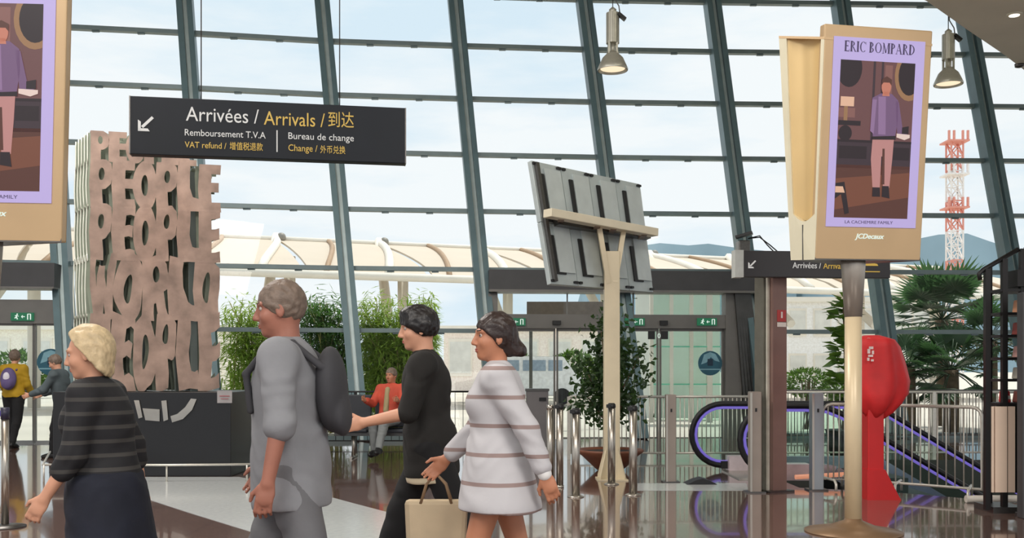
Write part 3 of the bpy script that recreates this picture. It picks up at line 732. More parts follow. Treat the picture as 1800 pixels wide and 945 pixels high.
# second sign carried by the brown column
S2 = Plane((WX(1308, 10.95), 10.95), (WX(1565, 11.1), 11.1)); n2 = S2.n
g0, g1 = S2.ground(1307), S2.ground(1565); z1, z0 = S2.at(1400, 441).z, S2.at(1400, 487).z
s2 = empty('overhead_sign', ((g0.x+g1.x)/2, (g0.y+g1.y)/2, z0), 'smaller dark arrivals sign fixed on the brown column behind the advertising totem', 'sign')
m = MB(); m.bar(g0+up*(z0+z1)/2-n2*.06, g1+up*(z0+z1)/2-n2*.06, .12, z1-z0); m.build('board', mat('sign_dark_grey', (48, 46, 48), .4, .1, .08, 3), s2, bevel=.005)
m = MB(); on(S2, 1292, 439, 1307, 487, m, .13, -.06); m.build('end_cap', mat('pale_grey_plastic', (196, 200, 196), .5), s2)
m = MB(); arrow_dl(m, S2, 1322, 464, .045); m.build('arrow', LETW, s2)
m = MB(); tx(m, S2, 'Arrivées /', 1393, 471, 1443, 472, 11); m.build('white_lettering', LETW, s2)
m = MB(); tx(m, S2, 'Arrivals', 1447, 472, 1484, 472, 11); m.build('yellow_lettering', LETY, s2)
m = MB(); c = S2.at(1531, 467)+n2*.004    # yellow aircraft pictogram with a rule under it
for pl_ in ([(-.09, .02), (-.05, .05), (.07, .02), (.08, 0), (-.06, 0)], [(-.03, .03), (.02, .08), (.04, .08), (.02, .03)], [(-.1, .1), (-.08, .1), (-.05, .04), (-.09, .02)], [(-.1, -.06), (.1, -.06), (.1, -.07), (-.1, -.07)]):
    m.prism([c+S2.r*x+up*y for x, y in pl_], n2*.004)
m.build('pictogram', LETY, s2)
# column under it
cg = S2.ground(1375)-n2*.3; m = MB()
cR = Matrix.Rotation(math.radians(24), 3, 'Z')
colo = empty('square_column', cg, 'brown square steel column with a pale edge carrying the smaller arrivals sign', 'column')
m.box((cg.x+.02, cg.y, (z0+.05)/2), (.19, .19, z0+.05), cR); m.build('shaft', mat('column_brown', (132, 104, 96), .45, .3, .08, 4), colo)
m = MB(); m.box((cg.x-.075, cg.y-.07, (z0+.05)/2), (.03, .03, z0+.04), cR); m.build('edge_strip', mat('column_pale_strip', (214, 210, 196), .35, .4), colo)
m = MB(); m.box((cg.x-.13, cg.y+.02, (z0+.05)/2), (.05, .16, z0+.04), cR); m.build('rear_flange', mat('column_grey_green', (112, 110, 100), .45, .4), colo)
m = MB(); m.box((cg.x, cg.y, .01), (.34, .34, .02), cR); m.build('base_plate', STEEL_D, colo)
m = MB(); fr = cR @ Vector((0, -1, 0)); rr = cR @ Vector((1, 0, 0)); c = cg+Vector((.02, 0, 0))+fr*.097+rr*.02
m.cur = 0; m.bar(c+up*1.98-rr*.06, c+up*1.98+rr*.06, .006, .13, up); m.cur = 1
m.bar(c+fr*.004+up*1.88-rr*.06, c+fr*.004+up*1.88+rr*.06, .006, .05, up); m.bar(c+fr*.004+up*1.99-rr*.01, c+fr*.004+up*1.99+rr*.012, .006, .07, up)
m.build('notice', [mat('notice_red', (176, 60, 58), .5), mat('notice_white', (224, 214, 206), .5)], colo)
# camera box and cables on the mullion at the sign's left end
c = W(1306, 428, 19.3)
o = empty('wall_camera', c, 'small grey camera box on the leaning mullion above the smaller sign', 'camera')
m = MB(); m.box(c+Vector((0, 0, -.06)), (.22, .3, .22)); m.build('housing', STEEL_D, o, bevel=.02)
m = MB(); m.bar(c+Vector((-.14, 0, .12)), c+Vector((.16, -.1, .2)), .2, .05); m.build('hood', BLACK, o)
m = MB()
for k in range(2):
    m.tube([c+Vector((.1, 0, .1)), c+Vector((.3, -.1, .14-.03*k)), c+Vector((.42+.05*k, -.2, -.05)), c+Vector((.7+.1*k, -.1, -.3)), c+Vector((.9, 0, -.36))], .012, 5)
m.build('cable', BLACK, o)

# ------------------------------------------------------------------ advertising totems
SERIF = {}
def strokes(ch):
    T, t = .23, .085
    S = []
    def bar_(x0, y0, x1, y1, w0): S.append(('b', x0, y0, x1, y1, w0))
    def stem(x): bar_(x, 0, x, 1, T); bar_(x-.17, .02, x+.17, .02, .045); bar_(x-.17, .98, x+.17, .98, .045)
    def bowl(x, cy, rx, ry, a0=-90, a1=90): S.append(('a', x, cy, rx, ry, a0, a1))
    if ch == 'E': stem(.2); bar_(.2, .975, .68, .975, t); bar_(.66, .975, .66, .78, .05); bar_(.2, .52, .52, .52, t); bar_(.52, .6, .52, .43, .05); bar_(.2, .03, .7, .03, t); bar_(.69, .03, .69, .24, .05); return S, .78
    if ch == 'I': stem(.2); return S, .42
    if ch == 'R': stem(.2); bowl(.2, .75, .42, .24); bar_(.38, .5, .74, .02, .15); bar_(.62, .02, .86, .02, .045); return S, .86
    if ch == 'P': stem(.2); bowl(.2, .73, .42, .26); return S, .72
    if ch == 'B': stem(.2); bowl(.2, .76, .38, .23); bowl(.2, .26, .45, .25); return S, .76
    if ch == 'D': stem(.2); bowl(.2, .5, .6, .49); return S, .92
    if ch == 'C': S.append(('a', .5, .5, .44, .5, 45, 315)); bar_(.83, .98, .83, .72, .05); return S, .92
    if ch == 'O': S.append(('a', .5, .5, .45, .5, 0, 360)); return S, 1.0
    if ch == 'A': bar_(.12, 0, .45, 1, .065); bar_(.43, 1, .76, 0, .17); bar_(.24, .34, .62, .34, .06); bar_(0, .02, .25, .02, .045); bar_(.6, .02, .92, .02, .045); return S, .92
    if ch == 'M': bar_(.16, 0, .2, 1, .07); bar_(.2, .98, .52, .05, .16); bar_(.52, .05, .84, .98, .065); stem(.92); bar_(.02, .02, .3, .02, .045); bar_(.06, .98, .24, .98, .045); return S, 1.12
    return S, .35
def serif_text(mb, body, P, h_ratio):
    """P(u, v): u in 0..1 along the whole line, v in cap heights; flat letter pieces"""
    total = sum(strokes(c)[1] for c in body); x = 0
    for ch in body:
        S, wd = strokes(ch)
        for s in S:
            if s[0] == 'b':
                _, x0, y0, x1, y1, w_ = s
                if abs(y1-y0) < .01: q = [(x0, y0-w_/2), (x1, y0-w_/2), (x1, y0+w_/2), (x0, y0+w_/2)]
                else: q = [(x0-w_/2, y0), (x0+w_/2, y0), (x1+w_/2, y1), (x1-w_/2, y1)]
                mb.quad(*[P((x+a)/total, b) for a, b in q])
            else:
                _, cx, cy, rx, ry, a0, a1 = s; n = 16
                for k in range(n):
                    qs = []
                    for a, inn in ((a0+(a1-a0)*k/n, 0), (a0+(a1-a0)*(k+1)/n, 0), (a0+(a1-a0)*(k+1)/n, 1), (a0+(a1-a0)*k/n, 1)):
                        a = math.radians(a); rx2 = rx-.17 if inn else rx; ry2 = ry-.045 if inn else ry
                        qs.append(P((x+cx+rx2*math.cos(a))/total, cy+ry2*math.sin(a)))
                    mb.quad(*qs)
        x += wd
    return total
EM = lambda n, c, s=.6: emit('screen_'+n, c, s)
SCR = [EM('lavender', (200, 184, 238)), EM('wall_mauve', (112, 74, 74)), EM('wainscot', (62, 46, 54)), EM('floor', (92, 54, 44)), EM('dark', (40, 26, 32)), EM('gold', (160, 120, 84)), EM('lamp', (236, 190, 160)),
       EM('sweater', (122, 92, 128)), EM('trousers', (196, 140, 136)), EM('skin', (206, 130, 108)), EM('white', (240, 216, 206)), EM('sweater_lit', (150, 118, 158)), EM('floor_lit', (124, 74, 54)), EM('wall_pale', (140, 96, 90)), EM('violet', (168, 146, 232))]
SCRTXT = emit('screen_text', (70, 58, 92), .7)
def totem(name, label, FLt, FRt, FLb, FRb, Lt, Lb, pole, spec):
    base = Vector((pole[0], pole[1], 0)); o = empty('advertising_totem', base, label, 'advertising totem', None)
    pn = (FRt-FLt).cross(FLb-FLt); co = Vector((0, 0, H)); FRb = co+(FRb-co)*((FLt-co).dot(pn)/(FRb-co).dot(pn))   # keep the front flat
    back_t, back_b = (FRt+Lt)/2+Vector((.05, .55, 0)), (FRb+Lb)/2+Vector((0, .35, 0))
    nrm = (FRt-FLt).cross(FLb-FLt).normalized()
    if nrm.y > 0: nrm = -nrm
    # front housing: a slab
    m = MB(); th = -nrm*.09; m.loft([FLb, FRb, FRb+th, FLb+th], [FLt, FRt, FRt+th, FLt+th]); m.build('front_housing', GOLD, o, bevel=.012)
    # side slab on the left, and rear slab
    FT = FLt; FLt = FLt+(FLb-FLt)*.055; sn = (Lt-FLt).cross(FLb-FLt).normalized()
    if sn.x > 0: sn = -sn
    def e3(a, b, t): return a+(b-a)*t
    # frame of the left side: rim left, rim right, lower face with a seam, sunk curved panel
    hv = .79
    m = MB()
    def slab(P0, P1, P2, P3, d): m.loft([P3, P2, P2-sn*d, P3-sn*d], [P0, P1, P1-sn*d, P0-sn*d])
    slab(Lt, e3(Lt, FLt, .17), e3(Lb, FLb, .17), Lb, .2)
    m.build('left_rim', GOLDL, o)
    m = MB(); slab(e3(Lt, FLt, .93), FLt, FLb, e3(Lb, FLb, .93), .1); m.build('right_rim', GOLDL, o)
    # curved sunk panel
    m = MB(); nU, nV = 10, 14; vs = []
    for j in range(nV+1):
        v = j/nV*(hv+.03); A, B = e3(e3(Lt, Lb, v), e3(FLt, FLb, v), .17), e3(e3(Lt, Lb, v), e3(FLt, FLb, v), .93)
        for i in range(nU+1):
            u = i/nU; vs.append(e3(A, B, u)-sn*(.02+.07*math.sin(PI*u)))
    m.add(vs, [(j*(nU+1)+i, j*(nU+1)+i+1, (j+1)*(nU+1)+i+1, (j+1)*(nU+1)+i) for j in range(nV) for i in range(nU)], True)
    m.build('recessed_panel', mat('recess_gold', (222, 192, 136), .4, .2, .03, 3), o)
    # lower face with arched top edge
    m = MB(); A, B = [], []
    for i in range(11):
        u = .17+.76*i/10; v = hv-.0+.035*math.sin(PI*i/10)
        A.append(e3(e3(Lt, Lb, v), e3(FLt, FLb, v), u)); B.append(e3(Lb, FLb, u))
    lp = A+B[::-1]; m.prism([p-sn*.0 for p in lp], -sn*.06); 
    c0, c1 = e3(e3(Lt, Lb, .84), e3(FLt, FLb, .84), .52), e3(Lb, FLb, .52)
    m.build('lower_face', GOLDL, o)
    m = MB(); m.bar(c0+sn*.002, c1+sn*.002, .008, .006, sn); m.build('seam', STEEL_D, o)
    # top cover, rear skin, bottom cover
    m = MB(); m.prism([FLt, FRt-(FRt-FRb)*.055, back_t, Lt], (0, 0, -.02)); FLs = FLt; FLt = FT; m.build('top_cover', GOLD, o)
    m = MB(); m.prism([FLb+Vector((0, 0, .03)), FRb+Vector((0, 0, .03)), back_b+Vector((0, 0, .03)), Lb+Vector((0, 0, .03))], (0, 0, -.03)); m.build('bottom_cover', STEEL_D, o)
    m = MB(); m.loft([FRb+th, back_b, back_b-Vector((.02, .02, 0)), FRb+th-Vector((.02, 0, 0))], [FRt+th, back_t, back_t-Vector((.02, .02, 0)), FRt+th-Vector((.02, 0, 0))])
    m.loft([Lb-sn*.2, back_b, back_b+Vector((.02, -.02, 0)), Lb-sn*.2+Vector((.02, -.02, 0))], [Lt-sn*.2, back_t, back_t+Vector((.02, -.02, 0)), Lt-sn*.2+Vector((.02, -.02, 0))]); m.build('rear_skin', GOLD, o)
    def P(s, t, off=0): return FLt+(FRt-FLt)*s+(FLb-FLt)*t+(FLt-FRt+FRb-FLb)*s*t+nrm*off
    def sq(x0, y0, x1, y1): return [(x0, y0), (x1, y0), (x1, y1), (x0, y1)]
    # screen
    sx0, sy0, sx1, sy1 = spec['screen']; px0, py0, px1, py1 = spec['photo']
    m = MB(); m.prism([P(s, t, .004) for s, t in sq(sx0, sy0, sx1, sy1)], nrm*.004); scr = m.build('screen', [emit('screen_lavender', (204, 190, 236), .8)], o)
    m = MB()
    def poly(pts, k, lay): # photo coordinates 0..1, clipped to the picture
        for ax, lim, sg in ((0, 0, 1), (0, 1, -1), (1, 0, 1), (1, 1, -1)):
            out = []
            for i in range(len(pts)):
                p, q = pts[i-1], pts[i]; a, b = (p[ax]-lim)*sg, (q[ax]-lim)*sg
                if (a >= 0) != (b >= 0): t = a/(a-b); out.append((p[0]+(q[0]-p[0])*t, p[1]+(q[1]-p[1])*t))
                if b >= 0: out.append(q)
            pts = out
            if len(pts) < 3: return
        m.cur = k; m.add([P(px0+(px1-px0)*x, py0+(py1-py0)*y, .009+lay*.0008) for x, y in pts], [tuple(range(len(pts)))])
    def disc(cx, cy, rx, ry, k, lay): poly([(cx+rx*math.cos(2*PI*i/24), cy+ry*math.sin(2*PI*i/24)) for i in range(24)], k, lay)
    poly(sq(0, 0, 1, .54), 1, 0); poly(sq(0, .5, 1, .68), 2, 1); poly(sq(0, .66, 1, 1), 3, 1); poly([(0, .75), (1, .7), (1, .86), (0, .95)], 12, 2)
    poly(sq(.03, .54, .4, .62), 4, 2); poly(sq(.76, .54, .98, .62), 4, 2); poly(sq(0, .5, 1, .515), 4, 3)
    disc(.12, .05, .17, .12, 4, 1); poly(sq(.44, 0, .58, .5), 2, 1); poly(sq(.47, 0, .55, .5), 1, 2); poly(sq(.6, .02, .7, .48), 13, 1)
    disc(.93, .08, .2, .16, 5, 2); disc(.93, .08, .15, .125, 4, 3)
    poly(sq(.02, .23, .2, .29), 6, 3); poly(sq(.07, .29, .12, .4), 5, 2); poly(sq(0, .38, .3, .41), 4, 3); disc(.1, .46, .09, .05, 4, 2); poly(sq(0, .3, .22, .36), 13, 1)
    poly([(0, .78), (.12, .77), (.2, .97), (.14, .98), (.08, .85), (0, .88)], 4, 4); poly([(0, .8), (.1, .8), (.13, .84), (0, .84)], 6, 5)
    # standing figure: trousers, sweater, arms, head
    poly([(.47, .48), (.76, .48), (.75, .62), (.73, .8), (.64, .8), (.63, .6), (.6, .6), (.6, .8), (.5, .8), (.46, .62)], 8, 5)
    poly([(.61, .55), (.64, .55), (.66, .78), (.62, .78)], 3, 6)
    poly([(.5, .8), (.6, .8), (.61, .86), (.5, .86)], 4, 6); poly([(.63, .79), (.72, .79), (.74, .87), (.63, .86)], 4, 6)
    poly([(.44, .23), (.55, .2), (.7, .2), (.79, .24), (.8, .36), (.77, .48), (.47, .48), (.44, .36)], 7, 7); poly([(.52, .22), (.62, .22), (.64, .46), (.54, .46)], 11, 8)
    poly([(.75, .24), (.8, .25), (.87, .42), (.94, .44), (.92, .47), (.8, .46)], 7, 7); poly([(.44, .24), (.5, .24), (.48, .46), (.43, .44)], 11, 8)
    poly([(.46, .475), (.78, .465), (.78, .49), (.46, .495)], 4, 9); poly([(.79, .45), (.97, .455), (.97, .475), (.9, .49), (.79, .475)], 10, 9); poly([(.86, .41), (.95, .4), (.95, .45), (.86, .45)], 4, 9)
    disc(.62, .155, .065, .055, 9, 8); poly([(.55, .15), (.56, .11), (.62, .09), (.69, .11), (.69, .15), (.66, .13), (.58, .13)], 3, 9); poly([(.58, .185), (.66, .185), (.67, .215), (.57, .215)], 9, 8)
    m.build('picture', SCR, scr)
    m = MB()
    def letters(body, s0, s1, tb, th_):   # serif line between s0..s1 with its baseline at t = tb
        serif_text(m, body, lambda u, v: P(s0+(s1-s0)*u, tb-th_*v, .0095), 1)
    letters('ERIC BOMPARD', *spec['brand']); m.build('brand_lettering', SCRTXT, scr)
    r = (P(.9, .9)-P(.1, .9)).normalized(); u_ = (P(.5, .1)-P(.5, .9)).normalized(); Wd = (FRb-FLb).length
    m = MB(); s0, s1, tb = spec['tag']; put_text(m, 'LA CACHEMIRE FAMILY', P(s0, tb, .0095), r, u_, height=.026, width=(s1-s0)*Wd, thick=.001); m.build('caption_lettering', SCRTXT, scr)
    m = MB(); s0, s1, tb = spec['logo']; put_text(m, 'JCDecaux', P(s0, tb, .001), r, u_, height=.042, width=(s1-s0)*Wd, thick=.004, shear=.25, offset=.015); m.build('logo', SIGNWHITE, o)
    # pole: tapered collar, shaft, cone foot
    zb_ = min(FLb.z, Lb.z, FRb.z)
    m = MB(); m.lathe(base, [(.07, .06), (.07, zb_-.45)], 28); m.build('pole', mat('pole_cream', (222, 202, 166), .35, .1, .03, 4), o)
    m = MB(); m.lathe(base, [(.072, zb_-.46), (.1, zb_-.02), (.1, zb_+.02)], 28); m.build('collar', mat('collar_grey', (168, 160, 150), .35, .5, .05, 4), o)
    m = MB(); m.lathe(base, [(.4, 0), (.4, .012), (.2, .05), (.075, .1), (.07, .12)], 36); m.build('foot', mat('foot_bronze', (140, 112, 84), .4, .4, .06, 4), o)
    return o
spec = dict(screen=(.085, .05, .93, .855), photo=(.155, .145, .845, .815), brand=(.18, .84, .11, .044), tag=(.26, .71, .84), logo=(.365, .64, .905))
PB = G(1507, 938); PB = Vector((PB.x, PB.y, 0))
totem('t', 'two-sided advertising totem on a cream pole at the right with the whole lit screen showing', W(1450, 41, 7.97), W(1640, 54, 8.12), W(1432, 456, 8.2), W(1618, 458.5, 8.3), W(1369, 63, 8.3), W(1390, 457, 8.45), (PB.x, PB.y+.1), spec)
spec2 = dict(spec); spec2['photo'] = (.155, .135, .852, .812)
totem('t', 'advertising totem cut off by the left edge with its lit screen partly in view', W(-158, -66, 6.72), W(119.5, -58, 6.8), W(-163, 422, 6.92), W(108, 426, 7.0), W(-250, -40, 7.1), W(-225, 420, 7.2), (WX(-22, 7.12), 7.12), spec2)

# ------------------------------------------------------------------ video wall seen from behind, on its post
vp = G(1075, 842); post_top = WZ(400, vp.y)
v = empty('screen_stand', (vp.x, vp.y, 0), 'bank of flight screens seen from behind on a tall beige post', 'screen stand')
TLc, TRc, BRc, BLc = W(933, 281, 12.05), W(1125, 323, 13.3), W(1149, 514, 13.15), W(968, 499, 11.9)
vn = (TRc-TLc).cross(BLc-TLc).normalized()
if vn.y > 0: vn = -vn
def VP(s, t, off=0): return TLc+(TRc-TLc)*s+(BLc-TLc)*t+(TLc-TRc+BRc-BLc)*s*t+vn*off
GREY = mat('screen_back_grey', (178, 187, 187), .45, .35, .06, 6)
def vbox(mb, s0, t0, s1, t1, o0, o1): mb.loft([VP(s, t, o0) for s, t in ((s0, t0), (s1, t0), (s1, t1), (s0, t1))], [VP(s, t, o1) for s, t in ((s0, t0), (s1, t0), (s1, t1), (s0, t1))])
for c_ in range(4):
    for r_ in range(2):
        s0, s1, t0, t1 = c_/4+.002, (c_+1)/4-.002, r_/2+.002, (r_+1)/2-.002; ds, dt = s1-s0, t1-t0
        m = MB(); vbox(m, s0, t0, s1, t1, -.07, 0); d_ = m.build('display', GREY, v, bevel=.006)
        m = MB(); vbox(m, s0+ds*.36, t0+dt*(.1 if r_ == 0 else .02), s1-ds*.06, t1-dt*(.1 if r_ == 0 else .2), 0, .025); m.build('rear_cover', mat('rear_cover_grey', (190, 198, 198), .4, .35, .06, 6), d_)
        m = MB(); vbox(m, s0+ds*.22, t0+dt*.2, s0+ds*.34, t1-dt*.03 if r_ == 0 else t1-dt*.18, 0, .02); vbox(m, s0+ds*.22, t1-dt*(.06 if r_ == 0 else .2), s0+ds*(.75 if r_ == 0 else .6), t1-dt*(.02 if r_ == 0 else .17), 0, .02); m.build('slot', BLACK, d_)
        m = MB(); tt = t0+dt*.03 if r_ == 0 else t1-dt*.07; vbox(m, s1-ds*.16, tt, s1-.004, tt+dt*.035, 0, .03); m.build('bracket', BLACK, d_); m = MB(); vbox(m, s0+.004, tt, s0+ds*.12, tt+dt*.035, 0, .03); m.build('bracket', BLACK, d_)
m = MB(); vbox(m, .02, .02, .045, .98, .0, .05); vbox(m, .1, .44, .97, .53, .02, .12); m.build('mounting_rails', STEEL_D, v)
m = MB(); A, B = W(962, 374, 11.75), W(1150, 409, 12.75); m.bar(A, B, .16, .1); bm_o = m.build('cross_beam', mat('beam_beige', (214, 204, 180), .4, .1, .04, 4), v, bevel=.008)
for q in (.12, .45, .6, .9):
    p = A.lerp(B, q); m = MB(); m.bar(p+Vector((0, 0, -.02)), p+Vector((0, .36, -.02)), .07, .08); m.build('arm', mat('arm_brown', (120, 98, 80), .5, .2), v)
m = MB(); pt = A.lerp(B, .58); pz = post_top
m.cur = 0; m.loft([Vector((vp.x+x*.1, vp.y+y*.08, 0)) for x, y in ((-1, -1), (1, -1), (1, 1), (-1, 1))], [Vector((vp.x+x*.095, vp.y+y*.075, pz-.3)) for x, y in ((-1, -1), (1, -1), (1, 1), (-1, 1))])
m.build('post', CREAM, v, bevel=.006)
for sx in (-1, 1):
    m = MB(); m.bar((vp.x+sx*.04, vp.y, pz-.7), (vp.x+sx*.17, vp.y+.02+.09*sx, pz+.03), .16, .06, (1, 0, 0)); m.build('fork_arm', CREAM, v)
for k in range(4):
    a = PI/4+k*PI/2; d = Vector((math.cos(a), math.sin(a), 0)); s_ = Vector((-d.y, d.x, 0)); m = MB()
    P0 = Vector((vp.x, vp.y, 0)); m.prism([P0+d*.08-s_*.01+up*.01, P0+d*.22-s_*.01+up*.01, P0+d*.22-s_*.01+up*.05, P0+d*.1-s_*.01+up*.42, P0+d*.08-s_*.01+up*.42], s_*.02); m.build('gusset', CREAM, v)
m = MB(); m.box((vp.x, vp.y, .008), (.38, .38, .016)); m.build('base_plate', CREAM, v)

# ------------------------------------------------------------------ letter sculpture on its black plinth
SC_A, SC_B = Vector((WX(160, 12.75), 12.75, 0)), Vector((WX(386, 13.15), 13.15, 0)); SPl = Plane(SC_A[:2], SC_B[:2])
COP = mat('copper_rose_metal', (144, 122, 110), .55, .35, .3, 4.5, .2); LAYM = mat('layer_grey_green', (124, 132, 116), .45, .3, .15, 4); EDGE = mat('sheet_edge_lit_pale', (226, 228, 214), .4, .2, .06, 8)  # EDGE puts the light on the sheet edges into a pale colour
z_base = WZ(688, 12.95)
sc_o = empty('letter_sculpture', ((SC_A.x+SC_B.x)/2, 13.2, z_base), 'tall copper-coloured sculpture of stacked cut-out letters in layers on a black plinth', 'sculpture')
from mathutils.geometry import tessellate_polygon
def oval(cx, cy, rx, ry, n=18): return [(cx+rx*math.cos(2*PI*i/n), cy+ry*math.sin(2*PI*i/n)) for i in range(n)]
GL = {'P': ([(0, 0), (0, 1), (.68, 1), (.92, .92), (1.02, .72), (.94, .5), (.72, .4), (.55, .38), (.55, 0)], [oval(.53, .7, .13, .13)]),
      'E': ([(0, 0), (0, 1), (1, 1), (1, .8), (.6, .8), (.6, .62), (.95, .62), (.95, .42), (.6, .42), (.6, .2), (1, .2), (1, 0)], []),
      'O': (oval(.5, .5, .54, .52, 26), [oval(.5, .5, .15, .22)]),
      'L': ([(0, 0), (0, 1), (.56, 1), (.6, .5), (.72, .3), (1, .26), (1, 0)], []),
      'W': ([(0, 1), (.16, 0), (.44, 0), (.5, .3), (.56, 0), (.84, 0), (1, 1), (.76, 1), (.68, .5), (.6, .85), (.4, .85), (.32, .5), (.24, 1)], []),
      'R': ([(0, 0), (0, 1), (.68, 1), (.94, .9), (1, .7), (.92, .52), (.78, .44), (1.04, 0), (.66, 0), (.54, .26), (.46, .26), (.46, 0)], [oval(.52, .7, .12, .12)]),
      'D': ([(0, 0), (0, 1), (.6, 1), (.92, .84), (1.02, .5), (.92, .16), (.6, 0)], [oval(.5, .5, .13, .24)])}
ROWS = [('PEOPLE', 160, 345, 236, 289, 0), ('PEOPLE', 160, 388, 285, 369, 0), ('PEOPLE', 160, 388, 361, 460, .03), ('WORLD', 158, 388, 449, 564, .05), ('PEOPLE', 158, 388, 552, 687, .07)]
def row_geo(body, wob):
    V, Fc, Lp = [], [], []
    n = len(body)
    for i, ch in enumerate(body):
        outer, holes = GL[ch]; loops = []
        for lp in [outer]+holes:
            q = []
            for j, (x, y) in enumerate(lp):
                x2, y2 = lp[(j+1) % len(lp)]
                for t in (0, .5): q.append((x+(x2-x)*t, y+(y2-y)*t))
            loops.append([Vector(((i+x*1.03-.01+wob*math.sin(7*y+i*2.1))/n, max(0, y+wob*.6*math.sin(9*x+i)), 0)) for x, y in q])
        b0 = len(V); tri = tessellate_polygon(loops); flat = [p for l in loops for p in l]; V += [(p.x, p.y) for p in flat]
        Fc += [tuple(b0+k for k in t) for t in tri]
        k0 = b0
        for l in loops: Lp.append(list(range(k0, k0+len(l)))); k0 += len(l)
    return V, Fc, Lp
letterg = [(row_geo(body, wb), x0, x1, y0, y1) for body, x0, x1, y0, y1, wb in ROWS]
def sheet(shift, wob=0):
    mb = MB()
    for (vs, fs, lps), x0, x1, y0, y1 in letterg:
        A = SPl.ground(x0); B = SPl.ground(x1); zt_, zb_ = WZ(y0, 12.95), WZ(y1, 12.95)
        P = []
        for u, vv in vs:
            z = zb_+(zt_-zb_)*vv; bend = .03*math.sin(vv*PI) if y0 > 280 else 0
            P.append(A.lerp(B, u)+Vector((-bend*.6, 0, z))+shift)
        n = len(P); nn = SPl.n*.02; V0 = [p+nn for p in P]+P
        mb.cur = 0; mb.add(V0, list(fs)+[tuple(reversed([i+n for i in f])) for f in fs])
        mb.cur = 1; mb.add(V0, [(l[i], l[(i+1) % len(l)], l[(i+1) % len(l)]+n, l[i]+n) for l in lps for i in range(len(l))])
    return mb
for k in range(6):
    sh = Vector((-.095*k, .13*k, 0))
    sheet(sh).build('letter_sheet', [COP if k == 0 else LAYM, EDGE], sc_o)
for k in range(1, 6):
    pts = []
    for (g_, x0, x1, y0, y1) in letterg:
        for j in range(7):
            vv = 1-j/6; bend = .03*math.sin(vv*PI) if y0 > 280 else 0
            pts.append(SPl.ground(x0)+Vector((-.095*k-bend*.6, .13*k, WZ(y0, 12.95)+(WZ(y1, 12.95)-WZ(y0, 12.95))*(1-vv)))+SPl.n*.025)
    m = MB(); m.tube(pts, .009, 5); m.build('edge_glint', EDGE, sc_o)  # added pale tubes imitate light catching each rear sheet's left edge
m = MB()
for k in range(6):
    for y in (236, 292, 365, 456, 560, 640): 
        q = SPl.ground(163)+Vector((-.095*k-.02, .13*k, WZ(y, 12.95)-.02)); m.ball(q, .018, 8, 6)
m.build('spacer_pins', STEEL, sc_o)
m = MB()
for q, (x, zz) in enumerate(((.3, 1.3), (.9, .6), (1.5, 2.3), (1.75, .5))): m.bar(SPl.ground(175)+Vector((x*.8-.3, .35, z_base)), SPl.ground(175)+Vector((x*.8-.35, .38, z_base+2.6+.1*q)), .12, .02)
m.build('inner_uprights', mat('inner_grey_panel', (112, 120, 116), .4, .5, .1, 4), sc_o)
m = MB(); a = SPl.ground(352); m.bar(a+Vector((-.02, .3, z_base)), a+Vector((0, .3, z_base+.55)), .07, .02); m.build('red_strip', mat('sculpture_red', (176, 44, 40), .5), sc_o)
pa, pb = WX(102, 12.95), WX(411, 12.95)
pl = empty('plinth', ((pa+pb)/2, 13.5, 0), 'black box plinth under the letter sculpture', 'plinth')
m = MB(); m.box(((pa+pb)/2, 13.45, z_base/2), (pb-pa, 1.3, z_base-.0)); m.build('box', mat('plinth_black', (16, 16, 18), .35, 0, .1, 4), pl, bevel=.01)
for poly in ([(236, 703), (245, 703), (251, 733), (244, 735)], [(251, 717), (281, 719), (281, 740), (256, 738)], [(284, 704), (293, 703), (296, 737), (288, 740)], [(303, 742), (322, 736), (338, 720), (346, 701), (336, 700), (326, 715), (312, 727), (300, 731)]):   # mirrored letter feet let into the front
    m = MB(); m.prism([Vector((WX(x, 12.79), 12.795, WZ(y, 12.79))) for x, y in poly], (0, -.015, 0)); m.build('mirror_inlay', mat('mirror_silver', (170, 160, 148), .1, .95, .1, 3), pl)
m = MB(); c = Vector((WX(395, 12.79), 12.79, WZ(697, 12.79))); m.box(c, (.19, .012, .16)); lp = m.build('label_plate', mat('plate_grey', (150, 146, 146), .5), pl)
m = MB(); m.box(c+Vector((0, -.008, .01)), (.13, .006, .012)); m.box(c+Vector((0, -.008, -.025)), (.1, .006, .008)); m.build('printed_lines', mat('plate_print', (150, 84, 88), .6), lp)
# low rail in front
lr = empty('low_rail', (WX(255, 12.2), 12.2, 0), 'low thin steel rail around the sculpture plinth', 'rail')
m = MB(); zr = WZ(817, 12.2); m.tube([(WX(88, 14.2), 14.2, zr), (WX(72, 12.2), 12.25, zr), (WX(295, 12.2), 12.2, zr), (WX(440, 12.3), 12.3, zr), (WX(466, 14.2), 14.2, zr)], .014, 8); m.build('top_rail', RAILM, lr)
for x in (77, 293, 434): m = MB(); m.tube([(WX(x, 12.22), 12.22, 0), (WX(x, 12.22), 12.22, zr)], .012, 8); m.build('post', RAILM, lr)
spot('sculpture_spot', (-1.6, 9.2, 8.6), (WX(285, 13), 13, WZ(405, 13)), 260, 7, (1.0, .42, .16))

